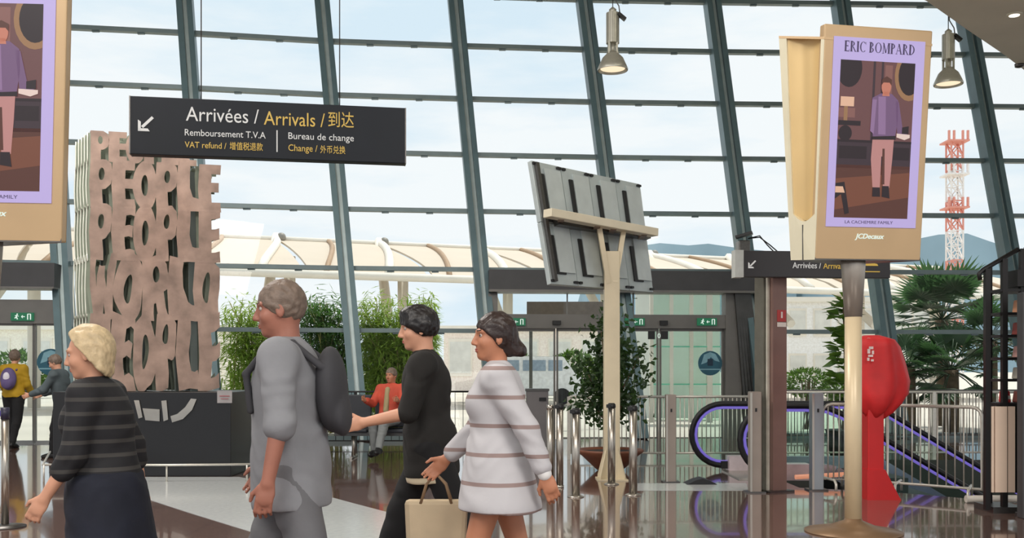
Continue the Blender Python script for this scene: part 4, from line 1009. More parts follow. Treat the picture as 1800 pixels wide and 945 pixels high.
# ------------------------------------------------------------------ queue posts
def queue_post(x, yb, yt, label, head=True, r=.045, rb=.09):
    b = G(x, yb); h = WZ(yt, b.y)
    o = empty('queue_post', b, label, 'queue post', 'steel queue posts beside the tall beige post')
    m = MB(); m.lathe(b, [(r, .015), (r, h-.06)], 20); m.build('tube', STEEL, o)
    m = MB(); m.lathe(b, [(rb, 0), (rb, .008), (.048, .025)], 24); m.build('base', STEEL, o)
    m = MB()
    if head: m.lathe(b, [(.045, h-.06), (.05, h-.05), (.05, h-.02), (.035, h)], 20)
    else: m.lathe(b, [(r, h-.06), (r, h)], 20)
    m.build('cap', BLACK if head else STEEL, o)
    if head: m = MB(); m.box(b+Vector((-.04, -.035, h-.035)), (.05, .05, .04)); m.build('belt_clip', BLACK, o)
    return o
queue_post(967, 856, 711, 'steel queue post without a black cap, nearest the striped-dress walker\'s hand', False, .042, .046)
queue_post(984, 856, 709, 'steel queue post with black cap right beside the capless one', True, .042, .048)
queue_post(1012, 873, 717, 'steel queue post with black cap between the close pair and the beige post')
queue_post(1075, 851, 708, 'steel queue post directly in front of the tall beige screen post')
queue_post(1113, 870, 712, 'steel queue post just right of the tall beige screen post')
b = G(9, 926); h = WZ(716, b.y)
o = empty('belt_stanchion', b, 'steel belt stanchion with a purple belt head at the left edge', 'stanchion')
m = MB(); m.lathe(b, [(.032, .02), (.032, h-.1)], 20); m.build('tube', STEEL, o)
m = MB(); m.lathe(b, [(.17, 0), (.17, .012), (.04, .03)], 28); m.build('base', STEEL_D, o)
m = MB(); m.lathe(b, [(.036, h-.1), (.036, h)], 20); m.build('head', mat('head_dark', (40, 38, 60), .4), o)
m = MB(); m.bar(b+Vector((-.03, 0, h-.05)), b+Vector((-1.4, .3, h-.06)), .006, .05); m.build('belt', mat('belt_purple', (84, 68, 170), .6), o)

# ------------------------------------------------------------------ railings round the escalator well
def railing(name, A, B, h, n, label, posts=(), bar_r=.009, ht=.04, m_=RAILM, low=.1, cat='railing', group=None):
    A, B = Vector(A), Vector(B); o = empty(name, (A+B)/2, label, cat, group)
    m = MB(); m.tube([A+up*h, B+up*h], ht/2, 8); m.build('top_rail', m_, o)
    m = MB(); m.tube([A+up*low, B+up*low], ht/2.6, 8); m.build('bottom_rail', m_, o)
    for k in range(n):
        p = A.lerp(B, (k+.5)/n); mm = MB(); mm.tube([p+up*low, p+up*h], bar_r, 6); mm.build('bar', m_, o)
    for t in posts:
        p = A.lerp(B, t); mm = MB(); mm.box(p+up*(h/2), (.05, .05, h)); mm.build('post', m_, o)
    return o
Y1 = 14.9
railing('railing', (WX(1000, 15.3), 15.3, 0), (WX(1178, 15.25), 15.25, 0), WZ(697, 15.2), 22, 'steel bar railing behind the potted tree', (0, 1))
railing('railing', (WX(1184, 15.25), 15.25, 0), (WX(1322, 15.3), 15.3, 0), WZ(697, 15.2), 18, 'steel bar railing seen through the escalator\'s large handrail loop', (0, 1))
railing('railing', (WX(1332, 15.3), 15.3, 0), (WX(1800, 15.4), 15.4, 0), WZ(689, 15.3), 44, 'long steel bar railing at the far side of the escalator well', (0, .33, .66, 1))
railing('railing', (WX(1345, 19.4), 19.4, 0), (WX(1800, 19.6), 19.6, 0), WZ(686, 19.5), 40, 'dark railing along the glass in front of the palms', (0, .5, 1), m_=STEEL_D)
RP = mat('railing_post_taupe', (150, 138, 128), .4, .4, .06, 4)
def rail_post(x, yb, yt, w_, label, m_=RP):
    b = G(x, yb); h = WZ(yt, b.y); o = empty('railing_post', b, label, 'post', 'square posts round the escalator')
    m = MB(); m.box(b+Vector((0, w_/2, h/2)), (w_, w_, h)); m.build('shaft', m_, o, bevel=.006)
    m = MB(); m.box(b+Vector((0, w_/2, .008)), (w_*1.7, w_*1.4, .016)); m.build('foot_plate', STEEL_D, o)
    m = MB(); m.box(b+Vector((-w_*.0, -.004, h*.82)), (.02, .01, .04)); m.build('lock', BLACK, o)
    m = MB(); m.box(b+Vector((-w_*.44, -.006, h/2)), (w_*.18, .012, h*.98)); m.build('edge_strip', STEEL, o)
rail_post(1180, 848, 693, .12, 'square taupe post left of the escalator loop')
rail_post(1329, 866, 688, .125, 'square taupe post crossing the second escalator loop, left of the brown column')
rail_post(1438, 862, 690, .13, 'pale blue-grey square post between the brown column and the cream totem pole', mat('railing_post_blue', (150, 158, 164), .4, .4, .06, 4))
# crowd barriers
def barrier(A, B, n, h, label):
    A, B = Vector(A), Vector(B); t = (B-A).normalized(); nn = Vector((-t.y, t.x, 0)); L = (B-A).length
    o = empty('crowd_barrier', (A+B)/2, label, 'barrier', 'steel crowd barriers in front of the escalator')
    m = MB(); r = .1; z0 = .12
    pts = [A+up*z0, A+up*(h-r)]+[A+t*(r-r*math.cos(a))+up*(h-r+r*math.sin(a)) for a in (PI/6, PI/3, PI/2)]+[B-t*(r-r*math.cos(a))+up*(h-r+r*math.sin(a)) for a in (PI/2, PI/3, PI/6)]+[B+up*(h-r), B+up*z0]
    m.tube(pts, .019, 8, closed=True); m.build('frame', RAILM, o)
    for k in range(n):
        p = A+t*L*(k+1)/(n+1); mm = MB(); mm.tube([p+up*z0, p+up*h], .008, 6); mm.build('bar', RAILM, o)
    for q in (.12, .88):
        p = A+t*L*q; d = (nn*-1+t*.25).normalized(); mm = MB()
        mm.tube([p-d*.26+up*.012, p-d*.26+up*.09, p-d*.22+up*.13, p+d*.22+up*.13, p+d*.26+up*.09, p+d*.26+up*.012], .016, 8); mm.build('foot', RAILM, o)
g1_, g2_, g3_ = G(1446, 860), G(1504, 861), G(1726, 880)
barrier(g1_, g2_, 5, .98, 'short steel crowd barrier between the blue-grey post and the red kiosk')
barrier(G(1560, 866), g3_, 10, .98, 'steel crowd barrier between the red kiosk and the black display rack')

# ------------------------------------------------------------------ escalator
YF, YN = 13.55, 12.4
es = empty('escalator', (WX(1400, 13), 13, 0), 'escalator going down to the right with purple-lit handrail loops', 'escalator')
def path(x0, xb, htop, Y, r=.42, lift=0):
    zc_ = htop-r; p = [Vector((x0+r+.42, Y, zc_-r))]
    p += [Vector((x0+r-r*math.sin(a), Y, zc_-r*math.cos(a))) for a in np.linspace(0, PI, 15)]
    p += [Vector((xb-.25, Y, htop)), Vector((xb, Y, htop-.02)), Vector((xb+.2, Y, htop-.1))]
    p += [Vector((xb+.2+d, Y, htop-.1-.59*d)) for d in (1, 2, 3, 4)]
    return p
for Y, x0, xb, ht in ((YF, WX(1216, YF), WX(1530, YF), WZ(709, YF)), (YN, WX(1301, YN), WX(1452, YN), WZ(713, YN))):
    P = path(x0, xb, ht, Y); m = MB(); m.tube(P, .038, 8); hr = m.build('handrail', RUBBER, es)
    m = MB(); cz = ht-.42; Q = []
    for p in P:
        if p.x < x0+.421 : c_ = Vector((x0+.42, Y, cz)); Q.append(c_+(p-c_)*.87)
        else: Q.append(p+Vector((0, 0, .055 if p.z < cz-.2 and p.x < x0+1 else -.055)))
    m.tube(Q, .02, 6); m.build('light_strip', PURPLE, hr)
    m = MB(); poly = [p for p in Q[1:]]; low = [Vector((p.x, Y, min(p.z-.72, .1))) for p in Q[16:]]
    pts = Q[1:16]; n_ = len(pts); c_ = Vector((x0+.42, Y, cz)); m.add([c_]+pts, [(0, i, i+1) for i in range(1, n_)])
    top = Q[15:]; base_ = [Vector((p.x, Y, (cz-.37) if p.x < xb+.2 else p.z-.75)) for p in top]; m.add(top+base_, [(i, i+1, i+1+len(top), i+len(top)) for i in range(len(top)-1)])
    m.add([c_, top[0], base_[0], Q[1]], [(0, 1, 2, 3)])
    m.build('glass_balustrade', RGLASS, es)
    m = MB(); bs = [Vector((x0+.55, Y, .12)), Vector((xb, Y, .12))]+[Vector((xb+.1+d, Y, .1-.59*d)) for d in (0, 1, 2, 3, 4)]
    for a_, b_ in zip(bs[:-1], bs[1:]): m.bar(a_, b_, .1, .16)
    m.build('skirt', mat('skirt_steel', (176, 184, 198), .25, .8, .05, 8), es)
    m = MB(); m.box((x0+.66, Y-.02, .11), (.36, .24, .2)); m.build('newel_base', mat('newel_pinkish', (214, 196, 200), .35, .3), es)
    m = MB(); m.box((x0+.45, Y, .085), (.12, .1, .1)); m.build('handrail_inlet', BLACK, es)
m = MB(); xl = WX(1301, YN); m.box(((xl+4.3)/2, (YF+YN)/2, .008), (4.3-xl, YF-YN-.1, .016)); m.build('landing_plate', STEEL, es)
m = MB()
for k in range(16): m.box((4.35+k*.4, (YF+YN)/2, -.1-max(0, k-1)*.235), (.42, YF-YN-.12, .235))
m.build('steps', mat('step_grey', (92, 92, 94), .5, .6, .1, 10), es)
m = MB(); m.prism([(4.1, YN-.12, -.05), (9.4, YN-.12, -3.2), (9.4, YN-.12, -3.95), (4.1, YN-.12, -.7)], (0, YF-YN+.24, 0)); m.build('truss', mat('truss_grey', (86, 86, 86), .5, .4, .1, 4), es)
m = MB(); m.tube([W(1398, 838, 11.9)+Vector((0, 0, -.0)), W(1525, 831, 12.0)], .03, 6); m.build('edge_reflection', emit('warm_edge_reflection', (222, 150, 118), .7), es)  # glowing tube imitates an orange reflection along the metal skirting
b = G(1233, 850)
o = empty('floor_wedge', b, 'small black wedge lying on the floor left of the escalator', 'wedge')
m = MB(); m.prism([b+Vector((x, -.1, z)) for x, z in ((-.2, 0), (.18, 0), (.08, .05), (0, .075), (-.08, .055))], (0, .25, 0)); m.build('body', RUBBER, o)

# ------------------------------------------------------------------ red covered kiosk
kb = G(1534, 876); kb = Vector((kb.x, kb.y, 0)); kz = lambda y: WZ(y, kb.y)
o = empty('covered_kiosk', kb, 'red kiosk post with its head hidden under a loose red fabric cover', 'kiosk')
RED_P = mat('kiosk_red', (196, 28, 30), .4, .05, .06, 4); REDF = mat('red_fabric', (204, 36, 38), .6, 0, .12, 5, .25)
m = MB(); m.box(kb+Vector((0, 0, (kz(700))/2)), (.17, .2, kz(700))); m.build('post', RED_P, o, bevel=.01)
m = MB(); s_ = .14; m.prism([kb+Vector((x, -.12, z)) for x, z in ((-.1, 0), (.26, 0), (.24, .03), (.09, .32), (-.1, .32))], (0, .24, 0)); m.build('foot', RED_P, o)
prof = [(589, 1520, 1545), (592, 1510, 1556), (597, 1502, 1571), (610, 1497, 1580), (640, 1491, 1589), (668, 1487, 1596), (690, 1486, 1594), (706, 1498, 1582), (722, 1514, 1566), (734, 1524, 1550)]
m = MB(); n_ = 40; vs = []
for j, (y, xa, xb_) in enumerate(prof):
    z = kz(y); xa_, xb2 = WX(xa, kb.y), WX(xb_, kb.y); cx, hw = (xa_+xb2)/2, (xb2-xa_)/2; fold = .02+.05*j/len(prof)
    for k in range(n_):
        a = 2*PI*k/n_; wv = 1+fold*1.4*math.sin(5*a+.5*j)+fold*math.sin(9*a+1.1)
        vs.append(Vector((cx+hw*math.cos(a)*wv, kb.y+min(hw, .2)*math.sin(a)*wv, z+.02*math.sin(6*a+j)*(j/len(prof)))))
m.add(vs, [(j*n_+k, j*n_+(k+1) % n_, (j+1)*n_+(k+1) % n_, (j+1)*n_+k) for j in range(len(prof)-1) for k in range(n_)]+[tuple(reversed(range(n_))), tuple((len(prof)-1)*n_+k for k in range(n_))], True)
cv = m.build('fabric_cover', REDF, o)
m = MB(); yk = kb.y
m.tube([Vector((WX(x, yk), yk-.17+.085*q, kz(y))) for q, (x, y) in enumerate(((1515, 595), (1550, 597), (1572, 610), (1585, 640), (1594, 672)))], .006, 5); m.build('piping', mat('piping_pale_red', (224, 120, 110), .6), cv)
m = MB()   # small white vertical lettering on the cover, illegible strokes in the photo
for x, y, w_, h_ in ((1531, 611, 8, 5), (1527, 617, 5, 9), (1534, 619, 4, 7), (1530, 625, 9, 4), (1526, 631, 4, 6), (1533, 633, 5, 4)): m.box((WX(x, yk-.21), yk-.215, WZ(y, yk-.21)), (w_*.006*.9, .01, h_*.006*.9))
m.build('white_mark', mat('mark_white', (236, 214, 210), .6), cv)

# ------------------------------------------------------------------ black display rack at the right edge
rY = 9.85; rk = empty('display_rack', (WX(1775, rY), rY, 0), 'black metal display rack with slatted beige base at the right edge', 'display rack')
BM = mat('rack_black_metal', (34, 32, 32), .45, .4, .1, 6); zb_, zt_ = WZ(866, rY-.3), WZ(712, rY-.3)
xs0, xs1 = WX(1736, rY-.12), WX(1790, rY-.3)
for x, y1, y in ((1735, 472, rY-.3), (1765, 455, rY-.3), (1797, 437, rY-.3), (1738, 470, rY), (1806, 434, rY)):
    m = MB(); m.box((WX(x, y), y, (WZ(y1, y)+.03)/2), (.05, .05, WZ(y1, y)-.03)); m.build('upright', BM, rk)
for yy in (510, 551, 590, 630, 668, 710):
    m = MB(); z = WZ(yy, rY-.3); m.box(((WX(1730, rY)+WX(1792, rY))/2, rY-.15, z), (WX(1792, rY)-WX(1730, rY), .34, .025)); m.build('shelf', BM, rk)
m = MB(); pts = [Vector((WX(x, rY-.3), rY-.3, WZ(y, rY-.3))) for x, y in ((1723, 492), (1721, 481), (1728, 474), (1790, 438))]; m.tube(pts, .022, 8); m.build('top_rail', BM, rk)
m = MB(); m.box((WX(1775, rY), rY-.2, WZ(494, rY)), (.2, .3, .16)); m.build('lamp_box', BM, rk)
m = MB(); m.box(((xs0+xs1)/2, rY-.2, (zb_+zt_)/2), (xs1-xs0, .18, zt_-zb_)); m.build('base_cabinet', BM, rk)
for xa, xb_ in ((1743, 1745), (1749, 1768), (1772, 1782)):
    m = MB(); a_, b_ = WX(xa-1, rY-.32), WX(xb_+1, rY-.32); m.box(((a_+b_)/2, rY-.31, (zb_+zt_)/2), (b_-a_, .05, zt_-zb_-.02)); m.build('beige_panel', mat('rack_panel_beige', (232, 206, 184), .5, 0, .03, 3), rk)
m = MB(); m.box(((xs0+xs1)/2, rY-.14, .03), (xs1-xs0+.1, .4, .06)); m.build('plinth', STEEL_D, rk)
o = empty('shop_board', (WX(1787, 9.1)+.2, 9.22, 0), 'tall dark grey shop panel at the extreme right edge', 'panel')
m = MB(); m.box((WX(1787, 9.28)+.2, 9.22, WZ(512, 9.1)/2), (.4, .12, WZ(512, 9.1))); m.build('board', mat('panel_charcoal', (66, 66, 68), .5), o, bevel=.01)
m = MB(); m.box((WX(1787, 9.28)+.215, 9.22, .02), (.4, .24, .04)); m.build('foot', STEEL_D, o)
goods = [(1779, 540, 'folded peach cloth on the top shelf of the black rack', (226, 160, 120)), (1778, 580, 'small dark red patterned pouch on the second shelf of the black rack', (164, 70, 60)), (1779, 622, 'pink and white box on the third shelf of the black rack', (226, 170, 160)), (1778, 660, 'pale cream box on the fourth shelf of the black rack', (222, 214, 196)), (1779, 702, 'brown-pink pouch on the lowest open shelf of the black rack', (190, 110, 94)), (1752, 702, 'small red and white packet on the lowest open shelf of the black rack', (210, 60, 60))]
SH = [551, 590, 630, 668, 710, 710]
for (x, y, lb_, col), sh in zip(goods, SH):
    z = WZ(sh, rY-.3)+.013; g = Vector((WX(x, rY), rY-.16, z)); hh = (sh-y+12)/F*rY*1.0
    o = empty('shop_item', g, lb_, 'merchandise', 'goods on the black rack'); wd = .085 if x > 1770 else .05
    m = MB(); m.loft([g+Vector((a*wd/2, b*.085, 0)) for a, b in ((-1, -1), (1, -1), (1, 1), (-1, 1))], [g+Vector((a*wd/2*.8, b*.07, hh)) for a, b in ((-1, -1), (1, -1), (1, 1), (-1, 1))]); m.build('body', mat('goods_%d_%d' % (x, y), col, .6), o, bevel=.012)
    m = MB(); m.box(g+Vector((0, -.079, hh*.45)), (wd*.6, .012, hh*.3)); m.build('tag', mat('goods_tag', (236, 228, 220), .6), o)
# white cylinder feet / floor trunking along the rack
m = MB(); A, B = G(1690, 881), G(1800, 880); m.tube([A+Vector((0, -.1, .04)), B+Vector((.6, -.1, .04))], .038, 10)
k = m.build('floor_pipe', mat('pipe_white', (206, 200, 190), .4), origin=A); tag(k, 'pale tube lying on the floor in front of the black rack', 'tube')

# ------------------------------------------------------------------ lamps, fittings
def high_bay(x, ytop, ybot, Y, label, ztop):
    s_ = Y/F; X = WX(x, Y); zr = WZ(ybot, Y); h_ = (ybot-ytop)*s_; c = Vector((X, Y, 0))
    o = empty('pendant_lamp', (X, Y, zr), label, 'lamp', 'industrial pendant lamps'); ALU = mat('lamp_aluminium', (184, 182, 170), .4, .6, .08, 12)
    m = MB(); m.lathe(c, [(.245, zr), (.25, zr+.02), (.225, zr+.08), (.17, zr+.2), (.1, zr+.27), (.1, zr+.29), (.09, zr+.27), (.16, zr+.185), (.21, zr+.075), (.235, zr)], 32, False); m.build('reflector', ALU, o)
    m = MB(); m.lathe(c, [(.2, zr+.03), (.2, zr+.035)], 24); m.build('lens', emit('lamp_lens', (255, 232, 196), 1.0), o)
    m = MB()
    for k in range(4):
        a = PI/4+k*PI/2; m.bar((X+.09*math.cos(a), Y+.09*math.sin(a), zr+.26), (X+.09*math.cos(a), Y+.09*math.sin(a), zr+.46), .03, .03)
    m.lathe((X, Y, zr+.27), [(.04, 0), (.04, .2)], 12); m.build('neck', ALU, o)
    m = MB(); zb2 = zr+.44; zt2 = zr+h_-.05
    m.lathe(c, [(.1, zb2), (.1, zt2)], 24)
    for k in range(20): a = 2*PI*k/20; m.bar((X+.1*math.cos(a), Y+.1*math.sin(a), zb2), (X+.1*math.cos(a), Y+.1*math.sin(a), zt2), .03, .012, (math.cos(a), math.sin(a), 0))
    m.build('gear_housing', ALU, o)
    m = MB(); m.lathe(c, [(.06, zt2), (.06, zt2+.06), (.015, zt2+.1)], 16); m.build('cap', ALU, o)
    m = MB(); m.bar((X+.08, Y-.05, zt2-.02), (X+.2, Y-.05, zt2-.12), .09, .05); m.build('clamp', BLACK, o)
    m = MB(); m.tube([(X, Y, zt2+.08), (X, Y, ztop)], .008, 6); m.tube([(X+.12, Y, zt2-.02), (X+.1, Y, zt2+.12), (X+.02, Y, zt2+.25), (X, Y, zt2+.5)], .01, 6); m.build('suspension', STEEL_D, o)
high_bay(1077, 18, 124, 16.2, 'industrial pendant lamp hanging near the middle of the glass facade', 9.64)
high_bay(1667, 56, 149, 17.6, 'industrial pendant lamp hanging just right of the advertising totem', 9.64)
def soffit(x, y): Y = (zc-H)*F/(HY-y); return Vector((WX(x, Y), Y, zc))
c = soffit(1783, 25); o = empty('downlight', c, 'small lit spotlight set into the taupe soffit', 'spotlight')
m = MB(); m.lathe(c, [(.075, -.012), (.075, .01)], 20); m.build('trim_ring', BULK, o)
m = MB(); m.lathe(c, [(.05, -.016), (.05, .0)], 16); m.build('bulb', emit('downlight_bulb', (255, 244, 224), 2.0), o)
c = soffit(1792, 113); o = empty('ceiling_sensor', c, 'small round sensor under the edge of the taupe soffit', 'sensor')
m = MB(); m.lathe(c, [(.02, -.04), (.05, -.03), (.055, .005)], 16); m.build('dome', STEEL_D, o)

# ------------------------------------------------------------------ bin, benches
bc = Plane((WX(900, 17.2), 17.2), (WX(1000, 17.2), 17.2)); x0, x1 = WX(925, 17.2), WX(964, 17.2); zt_ = WZ(685, 17.2)
o = empty('waste_bin', ((x0+x1)/2, 17.4, 0), 'grey metal waste bin behind the queue posts', 'bin'); BIN = mat('bin_grey', (116, 112, 112), .4, .4, .06, 4)
m = MB(); m.box(((x0+x1)/2, 17.4, zt_/2+.02), (x1-x0, .4, zt_-.04)); m.build('body', BIN, o, bevel=.01)
m = MB(); m.box(((x0+x1)/2, 17.4, zt_-.0), (x1-x0+.03, .43, .04)); m.build('lid', STEEL_D, o)
m = MB(); m.box((x1-.1, 17.19, zt_-.16), (.12, .02, .06)); m.build('slot', BLACK, o)
SEATM = mat('bench_navy', (34, 38, 46), .5, .1, .12, 5)
def bench(X0, Y, n, label, group='dark seat rows in front of the bamboo'):
    o = empty('bench', (X0+n*.29, Y, 0), label, 'bench', group)
    for k in range(n):
        x = X0+(k+.5)*.58; m = MB(); m.box((x, Y-.02, .43), (.52, .5, .06)); s_ = m.build('seat', SEATM, o, bevel=.02)
        m = MB(); m.box((x, Y+.24, .72), (.52, .05, .52), Matrix.Rotation(-.15, 3, 'X')); m.build('backrest', SEATM, o, bevel=.02)
    m = MB(); m.bar((X0, Y, .37), (X0+n*.58, Y, .37), .08, .06); m.build('beam', STEEL_D, o)
    for k in (0, n):
        m = MB(); x = X0+k*.58; m.tube([(x, Y+.2, .4), (x, Y+.2, .66), (x, Y-.18, .66), (x, Y-.18, .44)], .018, 6); m.build('armrest', STEEL, o)
    for x in (X0+.3, X0+n*.58-.3):
        m = MB(); m.tube([(x, Y, .36), (x, Y, .03)], .03, 8); m.tube([(x, Y-.28, .02), (x, Y+.28, .02)], .022, 8); m.build('leg', STEEL, o)
bench(-2.78, 15.6, 3, 'dark three-seat bench carrying the seated person in red')
bench(WX(452, 16.4), 16.4, 2, 'dark two-seat bench mostly hidden behind the tall grey-haired person')
railing('railing', (WX(415, 17.9), 17.9, 0), (WX(835, 17.9), 17.9, 0), WZ(688, 17.9), 30, 'thin dark railing behind the benches along the bamboo', (0, .25, .5, .75, 1), m_=BLACK, ht=.03, bar_r=.006)
# ------------------------------------------------------------------ people
SKIN = mat('skin_light', (206, 152, 124), .5, 0, .06, 12); SKIN2 = mat('skin_tan', (184, 124, 94), .5, 0, .06, 12); SKINR = mat('skin_ruddy', (158, 104, 86), .5, 0, .08, 12)
EYEW = mat('eye_white', (178, 166, 158), .3); EYEB = mat('eye_dark', (40, 28, 22), .2); LIP = mat('lip', (170, 92, 82), .45)
def nv(*a): return np.array(a, float)
def unit(v): return v/np.linalg.norm(v)
class Person:
    """x = forward, y = the person's left, z = up; origin on the floor under the pelvis"""
    def __init__(s, height, pelvis=None, lean=0, legL=(0, 0), legR=(0, 0), armL=(0, 15, 6), armR=(0, 15, 6), yaw=0, pitch=0, female=False, girth=1.0, footp=(0, 0), hz=None):
        q = height/1.75; s.q = q; s.g = girth; D = math.radians
        lean = D(lean); s.up = nv(math.sin(lean), 0, math.cos(lean)); s.fw = nv(math.cos(lean), 0, -math.sin(lean)); s.lt = nv(0, 1, 0)
        hipw = .095*q
        legs = {}
        for sd, (a, k), fp in (('L', legL, footp[0]), ('R', legR, footp[1])):
            a, k = D(a), D(k); sg = 1 if sd == 'L' else -1
            hip = nv(0, sg*hipw, 0); knee = hip+.435*q*nv(math.sin(a), .0, -math.cos(a)); b = a-k
            ank = knee+.42*q*nv(math.sin(b), 0, -math.cos(b))+nv(0, -sg*.01, 0); p = D(fp)
            toe = ank+nv(.155*q*math.cos(p), sg*.02*q, -.06*q+.155*q*math.sin(p)); heel = ank+nv(-.045*q*math.cos(p), 0, -.055*q-.045*q*math.sin(p)); ball_ = ank+nv(.105*q*math.cos(p), sg*.012*q, -.06*q+.105*q*math.sin(p))
            legs[sd] = [hip, knee, ank, heel, ball_, toe]
        low = min(min(v[3][2], v[5][2], v[4][2]) for v in legs.values())-.024*q
        z = -low if hz is None else hz
        s.P = nv(0, 0, z)
        s.legs = {k: [p+s.P for p in v] for k, v in legs.items()}
        sw = (.165 if female else .185)*q; s.sw = sw
        s.neck = s.P+s.up*.535*q; s.head = s.P+s.up*.70*q+s.fw*.025*q
        arms = {}
        for sd, (sa, el, ab), in (('L', armL), ('R', armR)):
            sg = 1 if sd == 'L' else -1; sa, el, ab = D(sa), D(el), D(ab)
            sh = s.P+s.up*.485*q+s.lt*sg*sw
            d1 = unit(nv(math.sin(sa)*math.cos(ab), sg*math.sin(ab), -math.cos(sa)*math.cos(ab)))
            e = sh+d1*.29*q; b = sa+el
            d2 = unit(nv(math.sin(b), sg*math.sin(ab)*.4, -math.cos(b))); wr = e+d2*.25*q
            arms[sd] = (sh, e, wr, d2, sg, b)
        s.arms = arms; yw = D(yaw); pt = D(pitch)
        f0 = s.fw*math.cos(yw)+s.lt*math.sin(yw); s.hl = unit(np.cross(s.up, f0)); s.hf = unit(f0*math.cos(pt)-s.up*math.sin(pt)); s.hu = unit(np.cross(s.hf, s.hl)); s.female = female
    def HP(s, f, l, u): return s.head+(s.hf*f+s.hl*l+s.hu*u)*s.q
    def R(s): return np.stack([s.fw, s.lt, s.up], 1)
    def HR(s): return np.stack([s.hf, s.hl, s.hu], 1)
    def torso(s):
        q, g, P, R = s.q, s.g, s.P, s.R(); o = SDF(); up, fw = s.up, s.fw
        o.ell(P+up*.03*q, nv(.115*g, .165*(1.0 if not s.female else 1.04), .13)*q, R, .05)
        o.ell(P+up*.2*q+fw*.01*q, nv(.105*g, .145*(1 if not s.female else .9), .17)*q, R, .06)
        o.ell(P+up*.365*q, nv(.118*(.5+.5*g), .165 if not s.female else .148, .165)*q, R, .06)
        for sg in (-1, 1): o.cap(P+up*.475*q+s.lt*sg*.05*q, P+up*.475*q+s.lt*sg*(s.sw-.012), .062*q, .058*q, .05)
        if s.female:
            for sg in (-1, 1): o.ell(P+up*.36*q+fw*.09*q+s.lt*sg*.068*q, nv(.05, .055, .055)*q, R, .04)
        return o
    def arm(s, sd, upto=2.0):
        o = SDF(); q = s.q; sh, e, wr, d2, sg, b = s.arms[sd]
        t = min(1, upto); o.cap(sh, sh+(e-sh)*t, .052*q, (.052-.012*t)*q, .03)
        if upto > 1:
            t = min(1, upto-1); m = e+(wr-e)*.35
            o.cap(e, e+(wr-e)*t, .041*q, (.041-.014*t)*q, .02)
        return o
    def leg(s, sd, upto=2.0):
        o = SDF(); q = s.q; h, k, a = s.legs[sd][:3]; t = min(1, upto)
        o.cap(h, h+(k-h)*t, .088*q, (.088-.033*t)*q, .04)
        if upto > 1:
            t = min(1, upto-1); o.cap(k, k+(a-k)*t, .052*q, (.052-.016*t)*q, .03)
            back = unit(np.cross(a-k, nv(0, 1, 0)))
            if back[0] > 0: back = -back
            o.ell(k+(a-k)*.3+back*.018*q, nv(.048, .045, .11)*q*min(1, t*1.5), frame_z(a-k), .03)
        return o
    def foot(s, sd):
        o = SDF(); q = s.q; a, heel, bl, toe = s.legs[sd][2:6]
        o.cap(a, heel+nv(.01, 0, .012)*q, .036*q, .032*q, .03); o.cap(a+nv(.01, 0, -.015)*q, bl, .036*q, .03*q, .03); o.cap(heel, bl, .03*q, .032*q, .03); o.cap(bl, toe, .031*q, .024*q, .02)
        return o
    def hand(s, sd, curl=28):
        o = SDF(); q = s.q; sh, e, wr, d, sg, b = s.arms[sd]
        med = nv(0, -sg, 0); med = unit(med-d*(med @ d)); ac = unit(np.cross(d, med)); 
        if ac @ nv(math.cos(b), 0, math.sin(b)) < 0: ac = -ac      # thumb side
        o.ell(wr+d*.045*q, nv(.052, .04, .017)*q, np.stack([d, ac, med], 1), .02)
        for i, (L, off) in enumerate(((.072, .03), (.08, .011), (.075, -.009), (.06, -.028))):
            p = wr+d*.085*q+ac*off*q; c1 = math.radians(curl*(.7+.12*i)); c2 = math.radians(curl*(1.9+.15*i)); sp = ac*off*.9
            d1 = unit(d*math.cos(c1)+med*math.sin(c1)+sp); d3 = unit(d*math.cos(c2)+med*math.sin(c2)+sp)
            m = p+d1*L*.55*q; o.cap(p-d*.012*q, m, .0094*q, .0086*q, .006); o.cap(m, m+d3*L*.5*q, .0086*q, .0072*q, .005)
        p = wr+d*.025*q+ac*.03*q; d1 = unit(d*.75+ac*.62+med*.35); m = p+d1*.042*q
        o.cap(p, m, .0125*q, .0105*q, .01); o.cap(m, m+unit(d+ac*.2+med*.35)*.032*q, .0102*q, .008*q, .005)
        return o
    def headsdf(s):
        o = SDF(); q, R, HP = s.q, s.HR(), s.HP
        o.ell(HP(-.012, 0, .022), nv(.098, .076, .098)*q, R, .02)
        o.ell(HP(.03, 0, -.045), nv(.066, .06, .074)*q, R, .03)
        o.ell(HP(.068, 0, -.098), nv(.022, .026, .018)*q, R, .025)
        for sg in (-1, 1):
            o.ell(HP(.058, sg*.043, -.028), nv(.026, .02, .024)*q, R, .02)
            o.cap(HP(.086, sg*.014, .032), HP(.072, sg*.048, .03), .011*q, .009*q, .015)
        for sg in (-1, 1): o.ell(HP(.1, sg*.032, .01), nv(.018, .018, .012)*q, R, .012, -1)
        o.cap(HP(.09, 0, .018), HP(.113, 0, -.028), .009*q, .012*q, .012)
        for sg in (-1, 1): o.ell(HP(.1, sg*.012, -.034), nv(.012, .009, .008)*q, R, .008)
        o.ell(HP(.089, 0, -.06), nv(.012, .024, .006)*q, R, .006); o.ell(HP(.088, 0, -.071), nv(.012, .021, .007)*q, R, .006)
        for sg in (-1, 1):
            o.ell(HP(-.008, sg*.079, -.008), nv(.02, .009, .034)*q, R, .008); o.ell(HP(-.004, sg*.089, -.004), nv(.009, .006, .018)*q, R, .006, -1)
        o.cap(s.neck-s.up*.06*q, s.HP(-.02, 0, -.05), .062*q if not s.female else .05*q, .055*q if not s.female else .046*q, .03)
        return o
def frame_z(v):
    z = unit(np.array(v, float)); x = unit(np.cross(nv(0, 1, 0), z)); y = np.cross(z, x); return np.stack([x, y, z], 1)
